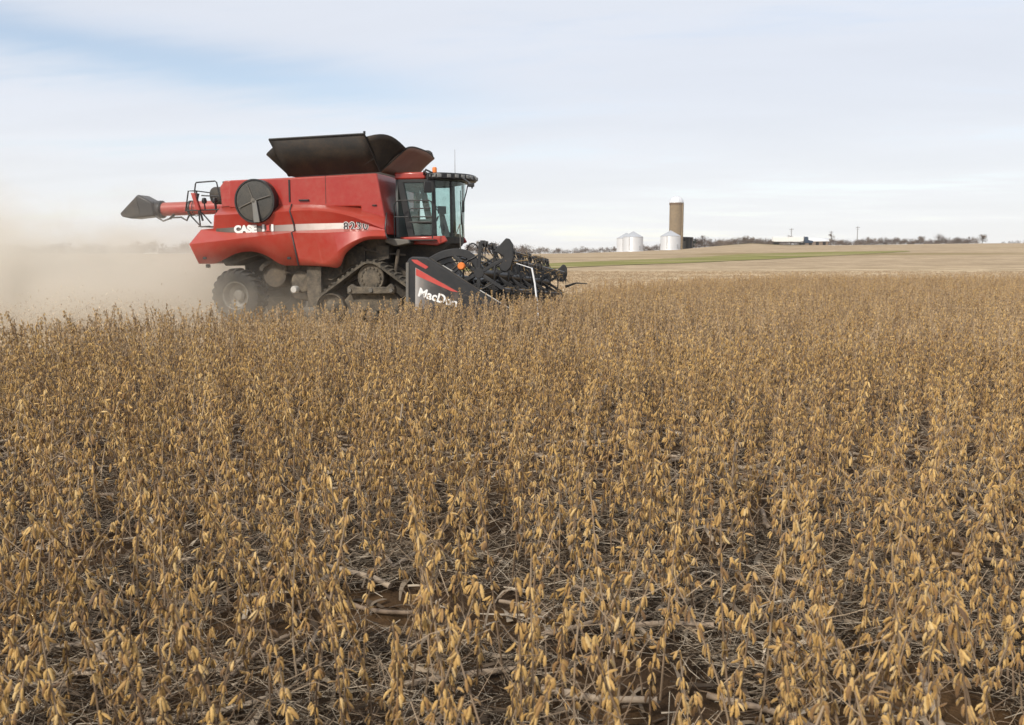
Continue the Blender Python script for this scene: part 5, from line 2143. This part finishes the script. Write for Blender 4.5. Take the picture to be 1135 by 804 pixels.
# ------------------------------------------------------------------ dust behind the combine
def dust_material():
    m = bpy.data.materials.new('harvest_dust')
    m.use_nodes = True
    b = NB(m.node_tree)
    b.n.clear()
    geo = b.new('ShaderNodeNewGeometry')
    P_ = geo.outputs['Position']
    x, y, z = b.sep(P_)[:3]
    ca, sa = math.cos(R(12)), math.sin(R(12))
    # along the wake (backwards from the tail) and across it
    rx, ry = -7.4, 25.9
    al = b.math('ADD', b.math('MULTIPLY', b.math('SUBTRACT', x, rx), -ca), b.math('MULTIPLY', b.math('SUBTRACT', y, ry), sa))
    ac = b.math('ADD', b.math('MULTIPLY', b.math('SUBTRACT', x, rx), sa), b.math('MULTIPLY', b.math('SUBTRACT', y, ry), ca))
    ac = b.math('ADD', ac, b.math('MULTIPLY', b.math('MAXIMUM', al, 0.0), 0.10))
    alp = b.math('MAXIMUM', al, 0.0)
    n1 = b.noise(b.vscale(P_, (0.30, 0.30, 0.55)), 1.0, 4, 0.6, 0.6)
    n2 = b.noise(b.vscale(P_, (1.1, 1.1, 1.6)), 1.0, 3, 0.6, 0.3)
    nn = b.math('ADD', b.math('MULTIPLY', n1, 0.7), b.math('MULTIPLY', n2, 0.3))
    wid = b.math('ADD', 3.0, b.math('MULTIPLY', alp, 0.30))
    lat = b.math('POWER', 2.718, b.math('MULTIPLY', -1.0, b.math('POWER', b.math('ABSOLUTE', b.math('DIVIDE', ac, wid)), 2.0)))
    hz = b.math('ADD', 1.42, b.math('MULTIPLY', alp, 0.045))
    hz = b.math('MULTIPLY', hz, b.lin(0.34, 0.66, n1, 0.40, 1.60))
    ver = b.math('POWER', 2.718, b.math('MULTIPLY', -1.0, b.math('POWER', b.math('DIVIDE', b.math('MAXIMUM', z, 0.0), hz), 2.4)))
    start = b.step(-2.4, 2.2, al)
    end = b.step(34.0, 20.0, al)
    den = b.math('MULTIPLY', b.math('MULTIPLY', lat, ver), b.math('MULTIPLY', start, end))
    den = b.math('MULTIPLY', den, b.lin(0.34, 0.66, nn, 0.20, 1.7))
    low = b.math('POWER', 2.718, b.math('MULTIPLY', -1.0, b.math('POWER', b.math('DIVIDE', b.math('MAXIMUM', z, 0.0), 0.95), 2.0)))
    low = b.math('MULTIPLY', b.math('MULTIPLY', low, lat), b.math('MULTIPLY', b.math('MULTIPLY', b.step(-5.0, -1.0, al), b.step(9.0, 3.0, al)), b.lin(0.36, 0.64, nn, 0.02, 0.42)))
    den = b.math('ADD', den, low)
    # a thin veil that has drifted higher
    veil = b.math('MULTIPLY', b.math('MULTIPLY', b.step(2.0, 9.0, al), b.step(5.6, 1.6, z)), b.math('MULTIPLY', lat, b.lin(0.42, 0.70, n1, 0.0, 0.022)))
    den = b.math('ADD', b.math('MULTIPLY', den, DUST), b.math('MULTIPLY', veil, DUST))
    pv_ = b.new('ShaderNodeVolumePrincipled')
    pv_.inputs['Color'].default_value = (0.95, 0.895, 0.80, 1)
    pv_.inputs['Anisotropy'].default_value = 0.25
    b.l.new(den, pv_.inputs['Density'])
    out = b.new('ShaderNodeOutputMaterial')
    b.l.new(pv_.outputs[0], out.inputs['Volume'])
    return m


DUST = 0.95
mb = MB().box(-40, -3.6, 16.5, 42, -0.02, 6.5)
dust = mb.build('dust_cloud', dust_material(), angle=None)
tag(dust, 'billowing tan dust cloud trailing low behind the combine on the left', 'dust', kind='stuff')

# ------------------------------------------------------------------ the air between here and the ridge
mz = bpy.data.materials.new('thin_air_haze')
mz.use_nodes = True
b = NB(mz.node_tree)
b.n.clear()
pv_ = b.new('ShaderNodeVolumePrincipled')
pv_.inputs['Color'].default_value = (0.93, 0.95, 0.97, 1)
pv_.inputs['Density'].default_value = 0.00011
out = b.new('ShaderNodeOutputMaterial')
b.l.new(pv_.outputs[0], out.inputs['Volume'])
hz_o = MB().box(-8200, 8200, -70, 9200, -1.2, 40).build('haze', mz, angle=None)
tag(hz_o, 'thin pale haze in the air over the fields', 'haze', kind='stuff')

# chaff thrown up from the tail and the rear wheel
mb = MB()
rc = random.Random(77)
ca, sa = math.cos(R(12)), math.sin(R(12))
for k in range(5500):
    al = rc.uniform(-1.6, 1.0) + rc.expovariate(0.30)
    ac = rc.gauss(-4.6, 1.2)
    z = 0.15 + abs(rc.gauss(0, 0.30))*(1.0 if al < 4 else 0.75)
    p = Vector((-7.4 - ca*al + sa*ac, 25.9 + sa*al + ca*ac, z))
    d = Vector((rc.gauss(0, 1), rc.gauss(0, 1), rc.gauss(0, 1))).normalized()
    u, v_ = perp(d)
    L, w = rc.uniform(0.012, 0.05), rc.uniform(0.004, 0.011)
    mb.add([p-d*L, p+u*w, p+d*L, p-u*w], [(0, 1, 2, 3)], 0.7 + 0.3*rc.random())
ch = mb.build('flying_chaff', M['stubble'], angle=None, tint=True)
tag(ch, 'bits of tan chaff flying up behind the rear wheel of the combine', 'chaff', kind='stuff')
